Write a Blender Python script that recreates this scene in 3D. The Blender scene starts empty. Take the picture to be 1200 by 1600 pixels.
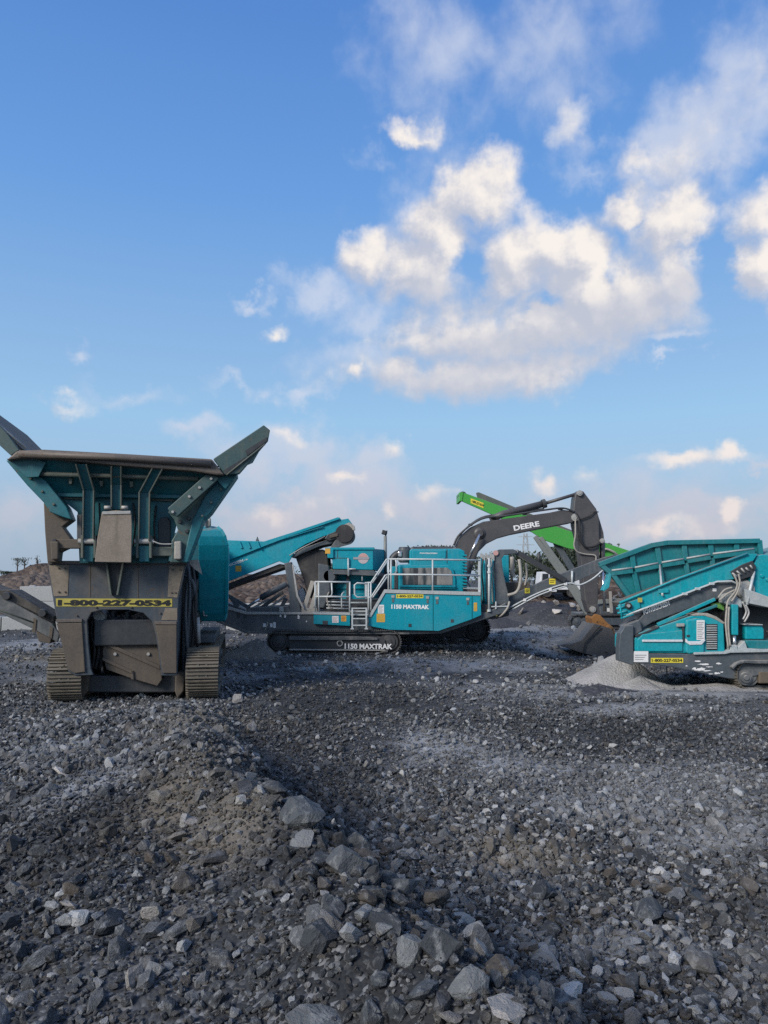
import bpy, bmesh, math, random
import numpy as np
from mathutils import Vector, Matrix, Euler
random.seed(7); np.random.seed(7)
SC = bpy.context.scene
COL = SC.collection
R = math.radians

# ------------------------------------------------------------------ camera
CAM_Z = 2.0
PITCH = math.atan(105/1200)
cam_d = bpy.data.cameras.new('camera'); cam = bpy.data.objects.new('camera', cam_d); COL.objects.link(cam)
cam.location = (0, 0, CAM_Z); cam.rotation_euler = (math.pi/2 + PITCH, 0, 0)
cam_d.sensor_fit = 'VERTICAL'; cam_d.sensor_height = 36.0; cam_d.lens = 36.0*1200/1600
cam_d.clip_start = 0.05; cam_d.clip_end = 5000
SC.camera = cam
SC.render.engine = 'CYCLES'
SC.view_settings.view_transform = 'Standard'; SC.view_settings.look = 'None'
SC.view_settings.gamma = 1.0; SC.view_settings.exposure = 0.57; SC.view_settings.use_curve_mapping = False
SC.cycles.use_denoising = False
SC.cycles.max_bounces = 5

def ray(px, py):
    u = (px-600)/1200; v = (800-py)/1200
    return Vector((u, math.cos(PITCH)-v*math.sin(PITCH), math.sin(PITCH)+v*math.cos(PITCH)))
def at(px, py, Y):
    d = ray(px, py); t = Y/d.y
    return Vector((d.x*t, Y, CAM_Z+d.z*t))
def on_ground(px, py, z=0.0):
    d = ray(px, py); t = (z-CAM_Z)/d.z
    return Vector((d.x*t, d.y*t, z))

# ------------------------------------------------------------------ sun and sky
SUN_AZ, SUN_EL = R(-136), R(30)          # clockwise from the view direction
sun_dir = Vector((math.sin(SUN_AZ)*math.cos(SUN_EL), math.cos(SUN_AZ)*math.cos(SUN_EL), math.sin(SUN_EL)))
sd = bpy.data.lights.new('sun', 'SUN'); so = bpy.data.objects.new('sun', sd); COL.objects.link(so)
sd.energy = 2.5; sd.angle = R(20); sd.color = (1.0, 0.93, 0.85)
so.rotation_euler = (-sun_dir).to_track_quat('-Z', 'Y').to_euler()

world = bpy.data.worlds.new('World'); SC.world = world; world.use_nodes = True
world.cycles.sampling_method = 'MANUAL'; world.cycles.sample_map_resolution = 256
wt = world.node_tree; wt.nodes.clear()

class NT:
    """small node-tree writer"""
    def __init__(s, tree): s.t = tree
    def n(s, kind, **kw):
        x = s.t.nodes.new(kind)
        for k, v in kw.items(): setattr(x, k, v)
        return x
    def set(s, sock, v):
        if hasattr(v, 'is_output') or isinstance(v, bpy.types.NodeSocket): s.t.links.new(v, sock)
        else: sock.default_value = v
    def m(s, op, a, b=None, c=None, clamp=False):
        x = s.n('ShaderNodeMath', operation=op, use_clamp=clamp)
        s.set(x.inputs[0], a)
        if b is not None: s.set(x.inputs[1], b)
        if c is not None: s.set(x.inputs[2], c)
        return x.outputs[0]
    def v(s, op, a, b=None, scale=None):
        x = s.n('ShaderNodeVectorMath', operation=op)
        s.set(x.inputs[0], a)
        if b is not None: s.set(x.inputs[1], b)
        if scale is not None: s.set(x.inputs['Scale'], scale)
        return x.outputs['Value'] if op in ('LENGTH', 'DOT_PRODUCT', 'DISTANCE') else x.outputs['Vector']
    def mix(s, f, a, b, mode='MIX'):
        x = s.n('ShaderNodeMix', data_type='RGBA', blend_type=mode); x.clamp_factor = True
        s.set(x.inputs[0], f); s.set(x.inputs[6], a if not isinstance(a, tuple) or len(a) == 4 else a+(1,)); s.set(x.inputs[7], b if not isinstance(b, tuple) or len(b) == 4 else b+(1,))
        return x.outputs[2]
    def mr(s, val, a, b, c=0.0, d=1.0, smooth=True):
        x = s.n('ShaderNodeMapRange'); x.interpolation_type = 'SMOOTHSTEP' if smooth else 'LINEAR'
        s.set(x.inputs[0], val)
        for i, q in enumerate((a, b, c, d)): s.set(x.inputs[1+i], q)
        return x.outputs[0]
    def noise(s, vec, scale, detail=4, rough=0.5, dist=0.0, out=0):
        x = s.n('ShaderNodeTexNoise'); s.set(x.inputs['Vector'], vec)
        x.inputs['Scale'].default_value = scale; x.inputs['Detail'].default_value = detail
        x.inputs['Roughness'].default_value = rough; x.inputs['Distortion'].default_value = dist
        return x.outputs[out]

def azel(px, py):
    d = ray(px, py).normalized()
    return math.atan2(d.x, d.y), math.asin(d.z)

# cloud masses: place (azimuth, elevation), half-size and weight
CLOUDS = [(750,290,66,56,1.3),(685,370,66,58,1.1),(580,405,52,36,1.0),(655,430,80,55,.95),(810,400,62,66,1.1),(890,385,62,50,1.25),
 (925,450,95,66,1.15),(1050,355,66,50,1.3),(990,465,95,70,1.0),(1060,430,55,45,.9),(850,515,190,62,.95),(700,515,130,54,.8),(690,588,170,34,.85),(830,570,110,40,.9),
 (553,597,24,20,.8),(640,205,50,15,.6),(660,200,30,15,.6),(975,318,60,22,.8),(1065,245,60,46,.32),(1110,180,50,32,.22),(1010,255,40,24,.5),(900,185,26,30,.35),(1198,415,42,48,1.25),(1180,335,50,34,.65),(100,625,36,13,.45),
 (622,698,22,18,.55),(540,748,26,12,.65),(440,690,34,12,.5),(430,800,46,14,.4),(500,785,36,18,.4),(690,770,38,15,.5),
 (610,803,14,11,.4),(852,752,22,17,.6),(912,752,18,14,.35),(1075,724,70,13,.6),(1135,712,22,19,.9),(1140,795,22,16,.95),(1050,820,64,13,.5),(440,515,18,9,.4)]
THIN = [(1090,215,75,85,1.1),(1020,265,50,40,1.0),(900,188,34,40,1.0),(940,240,60,24,.7),(1165,110,80,70,.9),(720,105,120,75,.8),(660,60,90,60,.6),(850,60,140,70,.6),
 (490,440,55,34,1.1),(560,480,60,40,.8),(640,330,60,60,.6),(600,265,40,22,.6),(560,560,70,40,.8),(455,720,100,50,1.3),(530,755,110,54,1.4),(580,715,60,34,1.1),(470,810,140,36,1.3),(640,790,120,34,.9),(1080,800,140,34,1.2),(900,790,90,30,.8),(345,795,80,36,.8),(320,680,46,24,.9),(400,458,28,14,.9),
 (480,612,30,16,.8),(820,810,120,16,.8),(1180,738,80,9,.8),(210,600,70,18,.6),(118,545,20,12,.7),(360,600,40,12,.6),(415,610,24,14,.6),(1055,530,28,13,1.0),(1045,573,26,9,1.0),(40,790,70,40,.6),(1050,770,150,40,.6),(700,830,140,20,.7)]

def cloud_group(name, items, warp, puffs, gaps):
    g = bpy.data.node_groups.new(name, 'ShaderNodeTree')
    g.interface.new_socket(name='P', in_out='INPUT', socket_type='NodeSocketVector')
    g.interface.new_socket(name='D', in_out='OUTPUT', socket_type='NodeSocketFloat')
    q = NT(g)
    gi = q.n('NodeGroupInput').outputs[0]; go = q.n('NodeGroupOutput')
    # uneven edges: shift the place looked up by noise of two sizes
    w1 = q.v('SUBTRACT', q.noise(gi, 9.0, 1, .5, out=1), (.5, .5, .5))
    w2 = q.v('SUBTRACT', q.noise(gi, 26.0, 4, .6, out=1), (.5, .5, .5))
    p = q.v('ADD', gi, q.v('ADD', q.v('SCALE', w1, scale=.06*warp), q.v('SCALE', w2, scale=.045*warp)))
    acc = None
    for (cx, cy, rx, ry, w) in items:
        a, e = azel(cx, cy)
        d = q.v('MULTIPLY', q.v('SUBTRACT', p, (a, e, 0)), (1200/rx, 1200/ry, 0))
        f = q.m('MULTIPLY', q.m('SUBTRACT', 1.25, q.v('LENGTH', d)), w)
        acc = f if acc is None else q.m('SMOOTH_MAX', acc, f, .2)
    for (cx, cy, rx, ry, w) in gaps:
        a, e = azel(cx, cy)
        d = q.v('MULTIPLY', q.v('SUBTRACT', p, (a, e, 0)), (1200/rx, 1200/ry, 0))
        acc = q.m('SUBTRACT', acc, q.m('MULTIPLY', q.m('MAXIMUM', q.m('SUBTRACT', 1.3, q.v('LENGTH', d)), 0.0), w))
    # the rest of the sky carries the same broken fair-weather cloud
    sep = q.n('ShaderNodeSeparateXYZ'); q.set(sep.inputs[0], gi)
    away = q.m('MAXIMUM', q.mr(q.m('ABSOLUTE', sep.outputs[0]), .52, .75), q.mr(sep.outputs[1], .75, .95))
    gen = q.m('MULTIPLY', q.m('SUBTRACT', q.noise(p, 4.5, 2, .55), .53), 6.0)
    gen = q.m('ADD', gen, q.m('MULTIPLY', q.m('SUBTRACT', away, 1.0), 4.0))
    acc = q.m('SMOOTH_MAX', acc, gen, .2)
    for sc, det, amp in puffs:
        acc = q.m('ADD', acc, q.m('MULTIPLY', q.m('SUBTRACT', q.noise(gi, sc, det, .55, .2), .5), amp))
    q.set(go.inputs[0], acc)
    return g

W = NT(wt)
tc = W.n('ShaderNodeTexCoord').outputs['Generated']
sx = W.n('ShaderNodeSeparateXYZ'); W.set(sx.inputs[0], W.v('NORMALIZE', tc))
AZ = W.m('ARCTAN2', sx.outputs[0], sx.outputs[1]); EL = W.m('ARCSINE', sx.outputs[2])
cb = W.n('ShaderNodeCombineXYZ'); W.set(cb.inputs[0], AZ); W.set(cb.inputs[1], EL); P0 = cb.outputs[0]
HOLES = [(722,392,26,44,.42),(760,430,24,26,.2),(948,425,18,40,.5),(850,478,24,12,.4),(590,500,60,28,.35),(640,270,30,40,.5),(1120,420,26,50,.4)]
CG = cloud_group('cumulus', CLOUDS, 1.0, [(12.0, 4, 1.15), (30.0, 7, .80)], HOLES)
CT = cloud_group('thin_cloud', THIN, 1.7, [(11.0, 8, 2.4)], [])
def field(g, vec):
    x = W.n('ShaderNodeGroup'); x.node_tree = g; W.set(x.inputs[0], vec); return x.outputs[0]
d0 = field(CG, P0); d1 = field(CG, W.v('ADD', P0, (.020, .022, 0))); dt = field(CT, P0)
above = W.mr(EL, -.01, .02)
alpha = W.m('MULTIPLY', W.mr(d0, -.08, .82), above)
alpha_thin = W.m('MULTIPLY', W.m('MULTIPLY', W.mr(dt, -.2, 1.3), .72), above)
nA = W.noise(P0, 34.0, 4, .6); nB = W.noise(W.v('ADD', P0, (.006, .008, 0)), 34.0, 4, .6)
lit = W.mr(W.m('ADD', W.m('SUBTRACT', d0, d1), W.m('MULTIPLY', W.m('SUBTRACT', nA, nB), 1.4)), -.55, .85)
under = None      # undersides of the big cloud, turned from the light
wp = W.v('ADD', P0, W.v('SCALE', W.v('SUBTRACT', W.noise(P0, 16.0, 4, .6, out=1), (.5, .5, .5)), scale=.06))
for (cx, cy, rx, ry) in ((850, 548, 230, 46), (700, 602, 180, 34), (1000, 500, 120, 44), (700, 470, 80, 40), (840, 470, 60, 40), (1085, 455, 60, 40)):
    a_, e_ = azel(cx, cy)
    f_ = W.m('SUBTRACT', 1.3, W.v('LENGTH', W.v('MULTIPLY', W.v('SUBTRACT', wp, (a_, e_, 0)), (1200/rx, 1200/ry, 0))))
    under = f_ if under is None else W.m('SMOOTH_MAX', under, f_, .2)
lit = W.m('MULTIPLY', lit, W.mr(under, -.1, .9, 1.0, .30))
cloud_col = W.mix(lit, (5.3, 5.55, 6.45), (9.5, 8.8, 8.15))
low = W.mr(EL, .02, .26, 1.0, 0.0)
cloud_col = W.mix(W.m('MULTIPLY', low, .6), cloud_col, (6.9, 6.0, 6.1))
thin_col = W.mix(low, (6.4, 6.9, 8.1), (5.75, 5.4, 6.0))
sky = W.n('ShaderNodeTexSky'); sky.sky_type = 'NISHITA'; sky.sun_disc = False
sky.sun_elevation = SUN_EL; sky.sun_rotation = SUN_AZ; sky.air_density = 1.15; sky.dust_density = .6; sky.ozone_density = 2.2
grad = W.n('ShaderNodeValToRGB'); W.set(grad.inputs[0], W.m('DIVIDE', EL, math.pi/2, clamp=True))
stops = [(0, (.33, .44, .60)), (.045, (.355, .485, .65)), (.085, (.36, .545, .76)), (.13, (.325, .565, .83)), (.17, (.285, .50, .80)), (.30, (.148, .36, .775)), (.42, (.098, .265, .68)), (1, (.06, .17, .5))]
while len(grad.color_ramp.elements) < len(stops): grad.color_ramp.elements.new(.5)
for e_, (p_, c_) in zip(grad.color_ramp.elements, stops): e_.position = p_; e_.color = c_+(1,)
air = W.v('SCALE', grad.outputs[0], scale=10.0)
air = W.mix(.14, air, sky.outputs[0])
col = W.mix(W.m('MULTIPLY', alpha, .95), W.mix(alpha_thin, air, thin_col), cloud_col)
bg = W.n('ShaderNodeBackground'); W.set(bg.inputs[0], col); bg.inputs[1].default_value = .0695
wo = W.n('ShaderNodeOutputWorld'); wt.links.new(bg.outputs[0], wo.inputs[0])

# ------------------------------------------------------------------ helpers
class Frame:
    """a thing's own axes: origin and turn about the vertical"""
    def __init__(s, x, y, z=0.0, rz=0.0):
        s.o = Vector((x, y, z)); s.rz = rz
        s.inv = Matrix.Rotation(-rz, 3, 'Z')
        s.c0 = s.inv @ (Vector((0, 0, CAM_Z)) - s.o)
    def hit(s, px, py, c):
        d = s.inv @ ray(px, py); t = (c-s.c0.y)/d.y
        return s.c0 + d*t
    def pts(s, c, lst):
        return [s.hit(p[0], p[1], p[2] if len(p) > 2 else c) for p in lst]

class MB:
    """collects shapes, then links them as one mesh object"""
    def __init__(s): s.v = []; s.f = []; s.sm = []
    def add(s, vs, fs, smooth=False):
        k = len(s.v); s.v += [tuple(q) for q in vs]
        for f in fs: s.f.append([i+k for i in f]); s.sm.append(smooth)
        return s
    def slab(s, pts, ext):
        n = len(pts); ext = Vector(ext)
        vs = [Vector(p) for p in pts] + [Vector(p)+ext for p in pts]
        fs = [list(range(n)), list(range(2*n-1, n-1, -1))] + [[i, (i+1) % n, (i+1) % n+n, i+n] for i in range(n)]
        return s.add(vs, fs)
    def box(s, c, d, rot=None):
        c = Vector(c); vs = []
        for z in (-.5, .5):
            for x, y in ((-.5, -.5), (.5, -.5), (.5, .5), (-.5, .5)):
                q = Vector((x*d[0], y*d[1], z*d[2]))
                vs.append(c + (rot @ q if rot else q))
        return s.add(vs, [[0, 3, 2, 1], [4, 5, 6, 7], [0, 1, 5, 4], [1, 2, 6, 5], [2, 3, 7, 6], [3, 0, 4, 7]])
    def beam(s, a, b, w, h, up=(0, 0, 1)):
        """w across, h along the up direction"""
        a = Vector(a); b = Vector(b); t = (b-a).normalized(); up = Vector(up)
        n = t.cross(up)
        if n.length < 1e-4: n = t.cross(Vector((0, 1, 0)))
        n.normalize(); u = n.cross(t)
        vs = []
        for p in (a, b):
            for i, j in ((-1, -1), (1, -1), (1, 1), (-1, 1)): vs.append(p + n*(i*w/2) + u*(j*h/2))
        return s.add(vs, [[0, 1, 2, 3], [7, 6, 5, 4], [0, 4, 5, 1], [1, 5, 6, 2], [2, 6, 7, 3], [3, 7, 4, 0]])
    def tube(s, pts, r, n=8):
        pts = [Vector(p) for p in pts]; m = len(pts); vs = []; prev = None
        rs = r if isinstance(r, (list, tuple)) else [r]*m
        for i, p in enumerate(pts):
            t = (pts[min(i+1, m-1)]-pts[max(i-1, 0)]).normalized()
            if prev is None:
                a = Vector((0, 0, 1)) if abs(t.z) < .9 else Vector((1, 0, 0))
                prev = t.cross(a).normalized()
            e1 = (prev - t*prev.dot(t)).normalized(); prev = e1; e2 = t.cross(e1)
            for k in range(n):
                a = 2*math.pi*k/n; vs.append(p + e1*(math.cos(a)*rs[i]) + e2*(math.sin(a)*rs[i]))
        fs = [[i*n+k, i*n+(k+1) % n, (i+1)*n+(k+1) % n, (i+1)*n+k] for i in range(m-1) for k in range(n)]
        s.add(vs, fs, True)
        k = len(s.v)-len(vs)
        for cap in ([k+i for i in range(n)][::-1], [k+(m-1)*n+i for i in range(n)]): s.f.append(cap); s.sm.append(False)
        return s
    def curve(s, pts, r, n=7, sub=5):
        """tube through a smooth curve"""
        P = [Vector(p) for p in pts]; out = []
        for i in range(len(P)-1):
            p0 = P[max(i-1, 0)]; p1 = P[i]; p2 = P[i+1]; p3 = P[min(i+2, len(P)-1)]
            for k in range(sub):
                t = k/sub
                out.append(.5*((2*p1)+(p2-p0)*t+(2*p0-5*p1+4*p2-p3)*t*t+(3*p1-p0-3*p2+p3)*t**3))
        out.append(P[-1]); return s.tube(out, r, n)
    def wheel(s, c, axis, prof, n=28):
        """lathe of (radius, offset along axis) about an axis through c"""
        c = Vector(c); ax = Vector(axis).normalized()
        a = Vector((0, 0, 1)) if abs(ax.z) < .9 else Vector((1, 0, 0))
        e1 = ax.cross(a).normalized(); e2 = ax.cross(e1); vs = []
        for (r, o) in prof:
            for k in range(n):
                t = 2*math.pi*k/n; vs.append(c+ax*o+e1*(math.cos(t)*r)+e2*(math.sin(t)*r))
        m = len(prof)
        fs = [[i*n+k, i*n+(k+1) % n, (i+1)*n+(k+1) % n, (i+1)*n+k] for i in range(m-1) for k in range(n)]
        s.add(vs, fs, False)
        return s
    def build(s, name, mat, parent=None, bevel=0.0, smooth_angle=None):
        me = bpy.data.meshes.new(name); me.from_pydata(s.v, [], s.f)
        me.polygons.foreach_set('use_smooth', s.sm)
        bm = bmesh.new(); bm.from_mesh(me); bmesh.ops.recalc_face_normals(bm, faces=bm.faces); bm.to_mesh(me); bm.free()
        me.update()
        return link(name, me, mat, parent, bevel)

def link(name, me, mat, parent=None, bevel=0.0):
    o = bpy.data.objects.new(name, me); COL.objects.link(o)
    if mat and not me.materials: me.materials.append(M[mat])
    if parent: o.parent = parent
    if bevel:
        b = o.modifiers.new('bevel', 'BEVEL'); b.width = bevel; b.segments = 2; b.limit_method = 'ANGLE'; b.angle_limit = R(40)
    return o
def tag(o, label=None, cat=None, group=None, kind=None):
    if label: o['label'] = label
    if cat: o['category'] = cat
    if group: o['group'] = group
    if kind: o['kind'] = kind
    return o
def thing(name, F, label, cat, group=None):
    o = bpy.data.objects.new(name, None); COL.objects.link(o)
    o.location = F.o; o.rotation_euler = (0, 0, F.rz); o.empty_display_size = .3
    return tag(o, label, cat, group)
def plate(name, mat, root, F, c, px, depth, bevel=.008):
    """outline seen at depth c of the thing, given real thickness along its depth"""
    return MB().slab(F.pts(c, px), (0, depth, 0)).build(name, mat, root, bevel)

_font = {}
def text_mesh(s, bold):
    if (s, bold) not in _font:
        cu = bpy.data.curves.new('t', 'FONT'); cu.body = s; cu.offset = bold; cu.resolution_u = 3
        o = bpy.data.objects.new('t', cu); COL.objects.link(o)
        dg = bpy.context.evaluated_depsgraph_get()
        me = bpy.data.meshes.new_from_object(o.evaluated_get(dg))
        v = np.array([q.co[:] for q in me.vertices]); f = [list(p.vertices) for p in me.polygons]
        lo = v.min(0); hi = v.max(0)
        v = (v-lo)/np.maximum(hi-lo, 1e-6)
        _font[(s, bold)] = (v[:, :2], f)
        bpy.data.objects.remove(o); bpy.data.curves.remove(cu); bpy.data.meshes.remove(me)
    return _font[(s, bold)]
def lettering(s, root, mat, A, B, h, bold=.02, name='lettering', n=None):
    """flat print between two baseline points"""
    A = Vector(A); B = Vector(B); t = B-A
    n = Vector(n) if n else Vector((0, -1, 0))
    up = n.cross(t).normalized()*h
    if up.z < 0: up = -up
    v, f = text_mesh(s, bold)
    m = MB(); m.add([A+t*float(q[0])+up*float(q[1]) for q in v], f)
    return m.build(name, mat, root)
def sticker(root, F, c, px0, px1, mat, name='sticker', txt=None, ink='ink_black', bold=.02, pad=(.04, .18), thick=.004):
    """flat rectangle px0 = upper left, px1 = lower right; optional print"""
    (x0, y0), (x1, y1) = px0, px1
    p = plate(name, mat, root, F, c, [(x0, y0), (x1, y0), (x1, y1), (x0, y1)], thick, 0)
    if txt:
        a = F.hit(x0+(x1-x0)*pad[0], y1-(y1-y0)*pad[1], c-.004); b = F.hit(x1-(x1-x0)*pad[0], y1-(y1-y0)*pad[1], c-.004)
        top = F.hit(x0, y0+(y1-y0)*pad[1], c-.004)
        lettering(txt, p, ink, a, b, top.z-a.z, bold)
    return p
def print_rows(root, F, c, px0, px1, rows, mat='ink_grey'):
    """faint rows of small print on a notice"""
    (x0, y0), (x1, y1) = px0, px1; m = MB()
    for i in range(rows):
        y = y0+(y1-y0)*(i+.5)/rows; k = (y1-y0)/rows*.18; e = x0+(x1-x0)*(.95-.25*((i*7) % 3)/2)
        m.add(F.pts(c, [(x0, y-k), (e, y-k), (e, y+k), (x0, y+k)]), [[0, 1, 2, 3]])
    return m.build('small_print', mat, root)

# ------------------------------------------------------------------ materials
M = {}
def new_mat(name):
    m = bpy.data.materials.new(name); m.use_nodes = True; m.node_tree.nodes.clear()
    q = NT(m.node_tree); b = q.n('ShaderNodeBsdfPrincipled'); o = q.n('ShaderNodeOutputMaterial')
    m.node_tree.links.new(b.outputs[0], o.inputs[0]); M[name] = m
    return q, b
def bump(q, b, h, strength, dist=.01):
    x = q.n('ShaderNodeBump'); x.inputs['Strength'].default_value = strength; x.inputs['Distance'].default_value = dist
    q.set(x.inputs['Height'], h); q.set(b.inputs['Normal'], x.outputs[0])
def paint(name, col, rough=.42, dust=.35, dustcol=(.27, .25, .22), metal=0.0, scale=1.6, streak=.25, top=.55, spec=.5, worn=0.0, chips=0.0, chipcol=(.10, .07, .05)):
    """painted or bare metal with dust, run-down streaks and settled dust on upward faces"""
    q, b = new_mat(name)
    P = q.n('ShaderNodeTexCoord').outputs['Object']
    N = q.n('ShaderNodeSeparateXYZ'); q.set(N.inputs[0], q.n('ShaderNodeNewGeometry').outputs['Normal'])
    big = q.noise(P, scale, 6, .62, .4)
    fine = q.noise(P, scale*14, 4, .6)
    st = q.n('ShaderNodeMapping'); st.inputs['Scale'].default_value = (9, 9, .7); q.set(st.inputs[0], P)
    stk = q.noise(st.outputs[0], 1.3, 5, .6)
    c = q.mix(q.mr(fine, .3, .7), tuple(x*.86 for x in col), tuple(min(1, x*1.1) for x in col))
    f = q.m('ADD', q.m('MULTIPLY', q.mr(big, .42, .78), dust), q.m('MULTIPLY', q.mr(stk, .52, .8), streak))
    f = q.m('ADD', f, q.m('MULTIPLY', q.mr(N.outputs[2], .35, .9), q.m('MULTIPLY', q.mr(q.noise(P, 6, 4, .6), .25, .6), top)))
    c = q.mix(q.m('MINIMUM', f, .92), c, dustcol)
    if worn:   # rubbed and scratched paint
        sm = q.n('ShaderNodeMapping'); sm.inputs['Scale'].default_value = (2.2, 2.2, 26); sm.inputs['Rotation'].default_value = (0, .35, 0); q.set(sm.inputs[0], P)
        scr = q.m('MULTIPLY', q.mr(q.noise(sm.outputs[0], 2.2, 4, .7), .62, .70), q.mr(q.noise(P, 2.1, 4, .6), .5, .66))
        c = q.mix(q.m('MULTIPLY', scr, .35*worn), c, (.33, .36, .35))
        fade = q.mr(q.noise(P, .9, 3, .5), .45, .75)
        c = q.mix(q.m('MULTIPLY', fade, .22*worn), c, (.09, .30, .33))
    b.inputs['Specular IOR Level'].default_value = spec
    if chips:
        ch = q.mr(q.noise(P, 7, 6, .7, .6), .66-.12*chips, .70-.10*chips)
        c = q.mix(ch, c, chipcol)
    q.set(b.inputs['Base Color'], c)
    q.set(b.inputs['Roughness'], q.m('MINIMUM', q.m('ADD', rough, q.m('MULTIPLY', f, .4)), .95))
    b.inputs['Metallic'].default_value = metal
    bump(q, b, q.m('ADD', fine, q.m('MULTIPLY', big, .6)), .12, .01)
def flat(name, col, rough=.5, metal=0.0):
    q, b = new_mat(name)
    P = q.n('ShaderNodeTexCoord').outputs['Object']
    n = q.noise(P, 9, 4, .6)
    q.set(b.inputs['Base Color'], q.mix(n, tuple(x*.8 for x in col), tuple(min(1, x*1.15) for x in col)))
    b.inputs['Roughness'].default_value = rough; b.inputs['Metallic'].default_value = metal

paint('teal', (.001, .265, .34), .47, .12, streak=.12, top=.6, spec=.3, worn=1)
paint('teal_screen', (.003, .30, .35), .47, .18, streak=.18, top=.7, spec=.3, worn=1.3)
paint('teal_old', (.007, .12, .145), .5, .24, (.16, .17, .15), streak=.22, top=.4, chips=.35)
paint('teal_hopper', (.006, .165, .185), .5, .14, (.22, .25, .23), streak=.2, top=.5)
paint('moss_steel', (.085, .105, .09), .6, .5, (.17, .16, .12), streak=.35, top=.4, chips=.5)
paint('wing_paint', (.042, .088, .088), .55, .4, (.13, .13, .105), streak=.35, top=.4, chips=.5)
paint('worn_steel', (.05, .066, .082), .5, .5, (.15, .12, .085), metal=.1, scale=1.1, streak=.5, chips=.3)
paint('worn_brown', (.085, .07, .055), .65, .6, (.15, .12, .085), scale=2, streak=.5, chips=.4)
paint('rim_steel', (.115, .098, .085), .55, .5, (.2, .165, .13), metal=.15, scale=2.2, chips=.4)
paint('worn_tan', (.215, .18, .135), .7, .5, (.12, .10, .08), scale=2, streak=.6)
paint('tan_flap', (.245, .205, .165), .8, .5, (.15, .13, .1), scale=3, streak=.6)
paint('gunmetal', (.070, .085, .097), .48, .3, streak=.22, top=.6)
paint('gunmetal_dusty', (.075, .085, .09), .6, .55, (.3, .29, .27), streak=.45, top=.75)
paint('track_steel', (.075, .077, .077), .55, .45, (.2, .18, .15), metal=.2, scale=4, top=.5)
paint('track_tan', (.115, .102, .082), .6, .6, (.22, .195, .15), metal=.2, scale=4, top=.5)
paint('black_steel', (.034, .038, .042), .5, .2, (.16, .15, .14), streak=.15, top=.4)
paint('rail', (.50, .54, .54), .45, .15, (.32, .30, .27), metal=.1, top=.2)
paint('deck_edge', (.36, .40, .40), .6, .3, (.42, .40, .37))
paint('pale_steel', (.38, .38, .36), .5, .4, (.3, .27, .23), metal=.2)
paint('beige_beam', (.34, .32, .28), .6, .4, (.2, .18, .15))
paint('rubber', (.03, .03, .032), .8, .45, (.17, .155, .135), streak=.2)
paint('belt', (.045, .043, .04), .85, .6, (.2, .18, .155))
paint('deere_grey', (.066, .064, .065), .45, .22, (.17, .16, .15), streak=.12, top=.3)
paint('bucket_steel', (.12, .115, .11), .5, .5, (.22, .2, .17), metal=.25, streak=.3)
paint('rust', (.30, .135, .035), .7, .4, (.17, .10, .05), scale=3, chips=.6, chipcol=(.09, .045, .025))
paint('green', (.055, .33, .05), .42, .15, (.2, .25, .15), streak=.1)
paint('green_light', (.16, .40, .10), .5, .25)
paint('grey_truss', (.20, .215, .20), .55, .35, (.28, .26, .22), metal=.2)
paint('concrete', (.37, .38, .37), .85, .35, (.35, .34, .31), scale=2.5, streak=.35, top=.2)
paint('white_paint', (.62, .64, .65), .45, .2, (.3, .28, .25))
paint('hose', (.34, .32, .28), .6, .3, (.3, .27, .22))
flat('hose_black', (.02, .02, .021), .5)
flat('chrome', (.62, .62, .62), .22, .9)
flat('yellow', (.72, .60, .05), .5); flat('yellow_old', (.42, .36, .07), .6)
flat('orange', (.62, .34, .05), .5); flat('white_label', (.72, .72, .70), .5)
flat('ink_black', (.012, .012, .012), .5); paint('ink_white', (.80, .80, .78), .5, .35, (.42, .44, .44), scale=6, streak=.3); flat('ink_grey', (.3, .3, .31), .6)
flat('pink', (.52, .30, .27), .6); flat('lamp_glass', (.5, .5, .47), .2); flat('red', (.5, .05, .04), .5)
flat('lilac_disc', (.45, .38, .38), .6)
q, b = new_mat('glass'); P = q.n('ShaderNodeTexCoord').outputs['Object']
mp = q.n('ShaderNodeMapping'); mp.inputs['Scale'].default_value = (2.2, 1, .35); q.set(mp.inputs[0], P)
q.set(b.inputs['Base Color'], q.mix(q.mr(q.noise(mp.outputs[0], 2.4, 3, .5), .4, .62), (.035, .05, .055), (.26, .25, .23)))
b.inputs['Roughness'].default_value = .12
flat('dark_glass', (.02, .025, .03), .08)

def ell(px, py, rx, ry):
    c = on_ground(px, py); n_ = on_ground(px, py+ry); f_ = on_ground(px, max(py-ry, 930))
    return (c.x, (n_.y+f_.y)/2, rx*c.y/1200, max(.15, (f_.y-n_.y)/2))
PALE = [ell(*e) for e in ((790,985,190,13),(720,1040,220,13),(950,1076,260,7),(1050,1185,200,30),(700,1140,90,26),(800,1165,120,22),(930,1205,160,24),(1110,1240,170,20),(760,1046,120,8),(850,972,100,7),(640,1036,80,9),(700,1010,160,7),(860,1000,90,6),(400,1018,90,14),(230,1060,200,12),(1000,1100,120,8),(40,1008,70,12),(1010,1085,260,6),(520,1046,90,7),(640,1330,110,30),(930,1370,160,30),(60,1230,90,26),(120,1330,90,40))]
TAN = [ell(*e) for e in ((250,1122,180,16),(330,1155,110,22),(320,1230,90,50),(280,1400,100,90),(360,1480,110,80),(800,1260,110,24),(60,1030,80,10))]
DARK = [ell(*e) for e in ((470,1110,90,46),(520,1200,90,60),(1010,1125,190,16),(850,1018,70,8),(820,990,80,8),(600,1090,110,22),(130,1440,150,90),(60,1330,90,50),(1150,1320,120,20),(480,1560,160,60))]  # those right of the jaw crusher paint in its shadow and shaded slope
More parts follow.
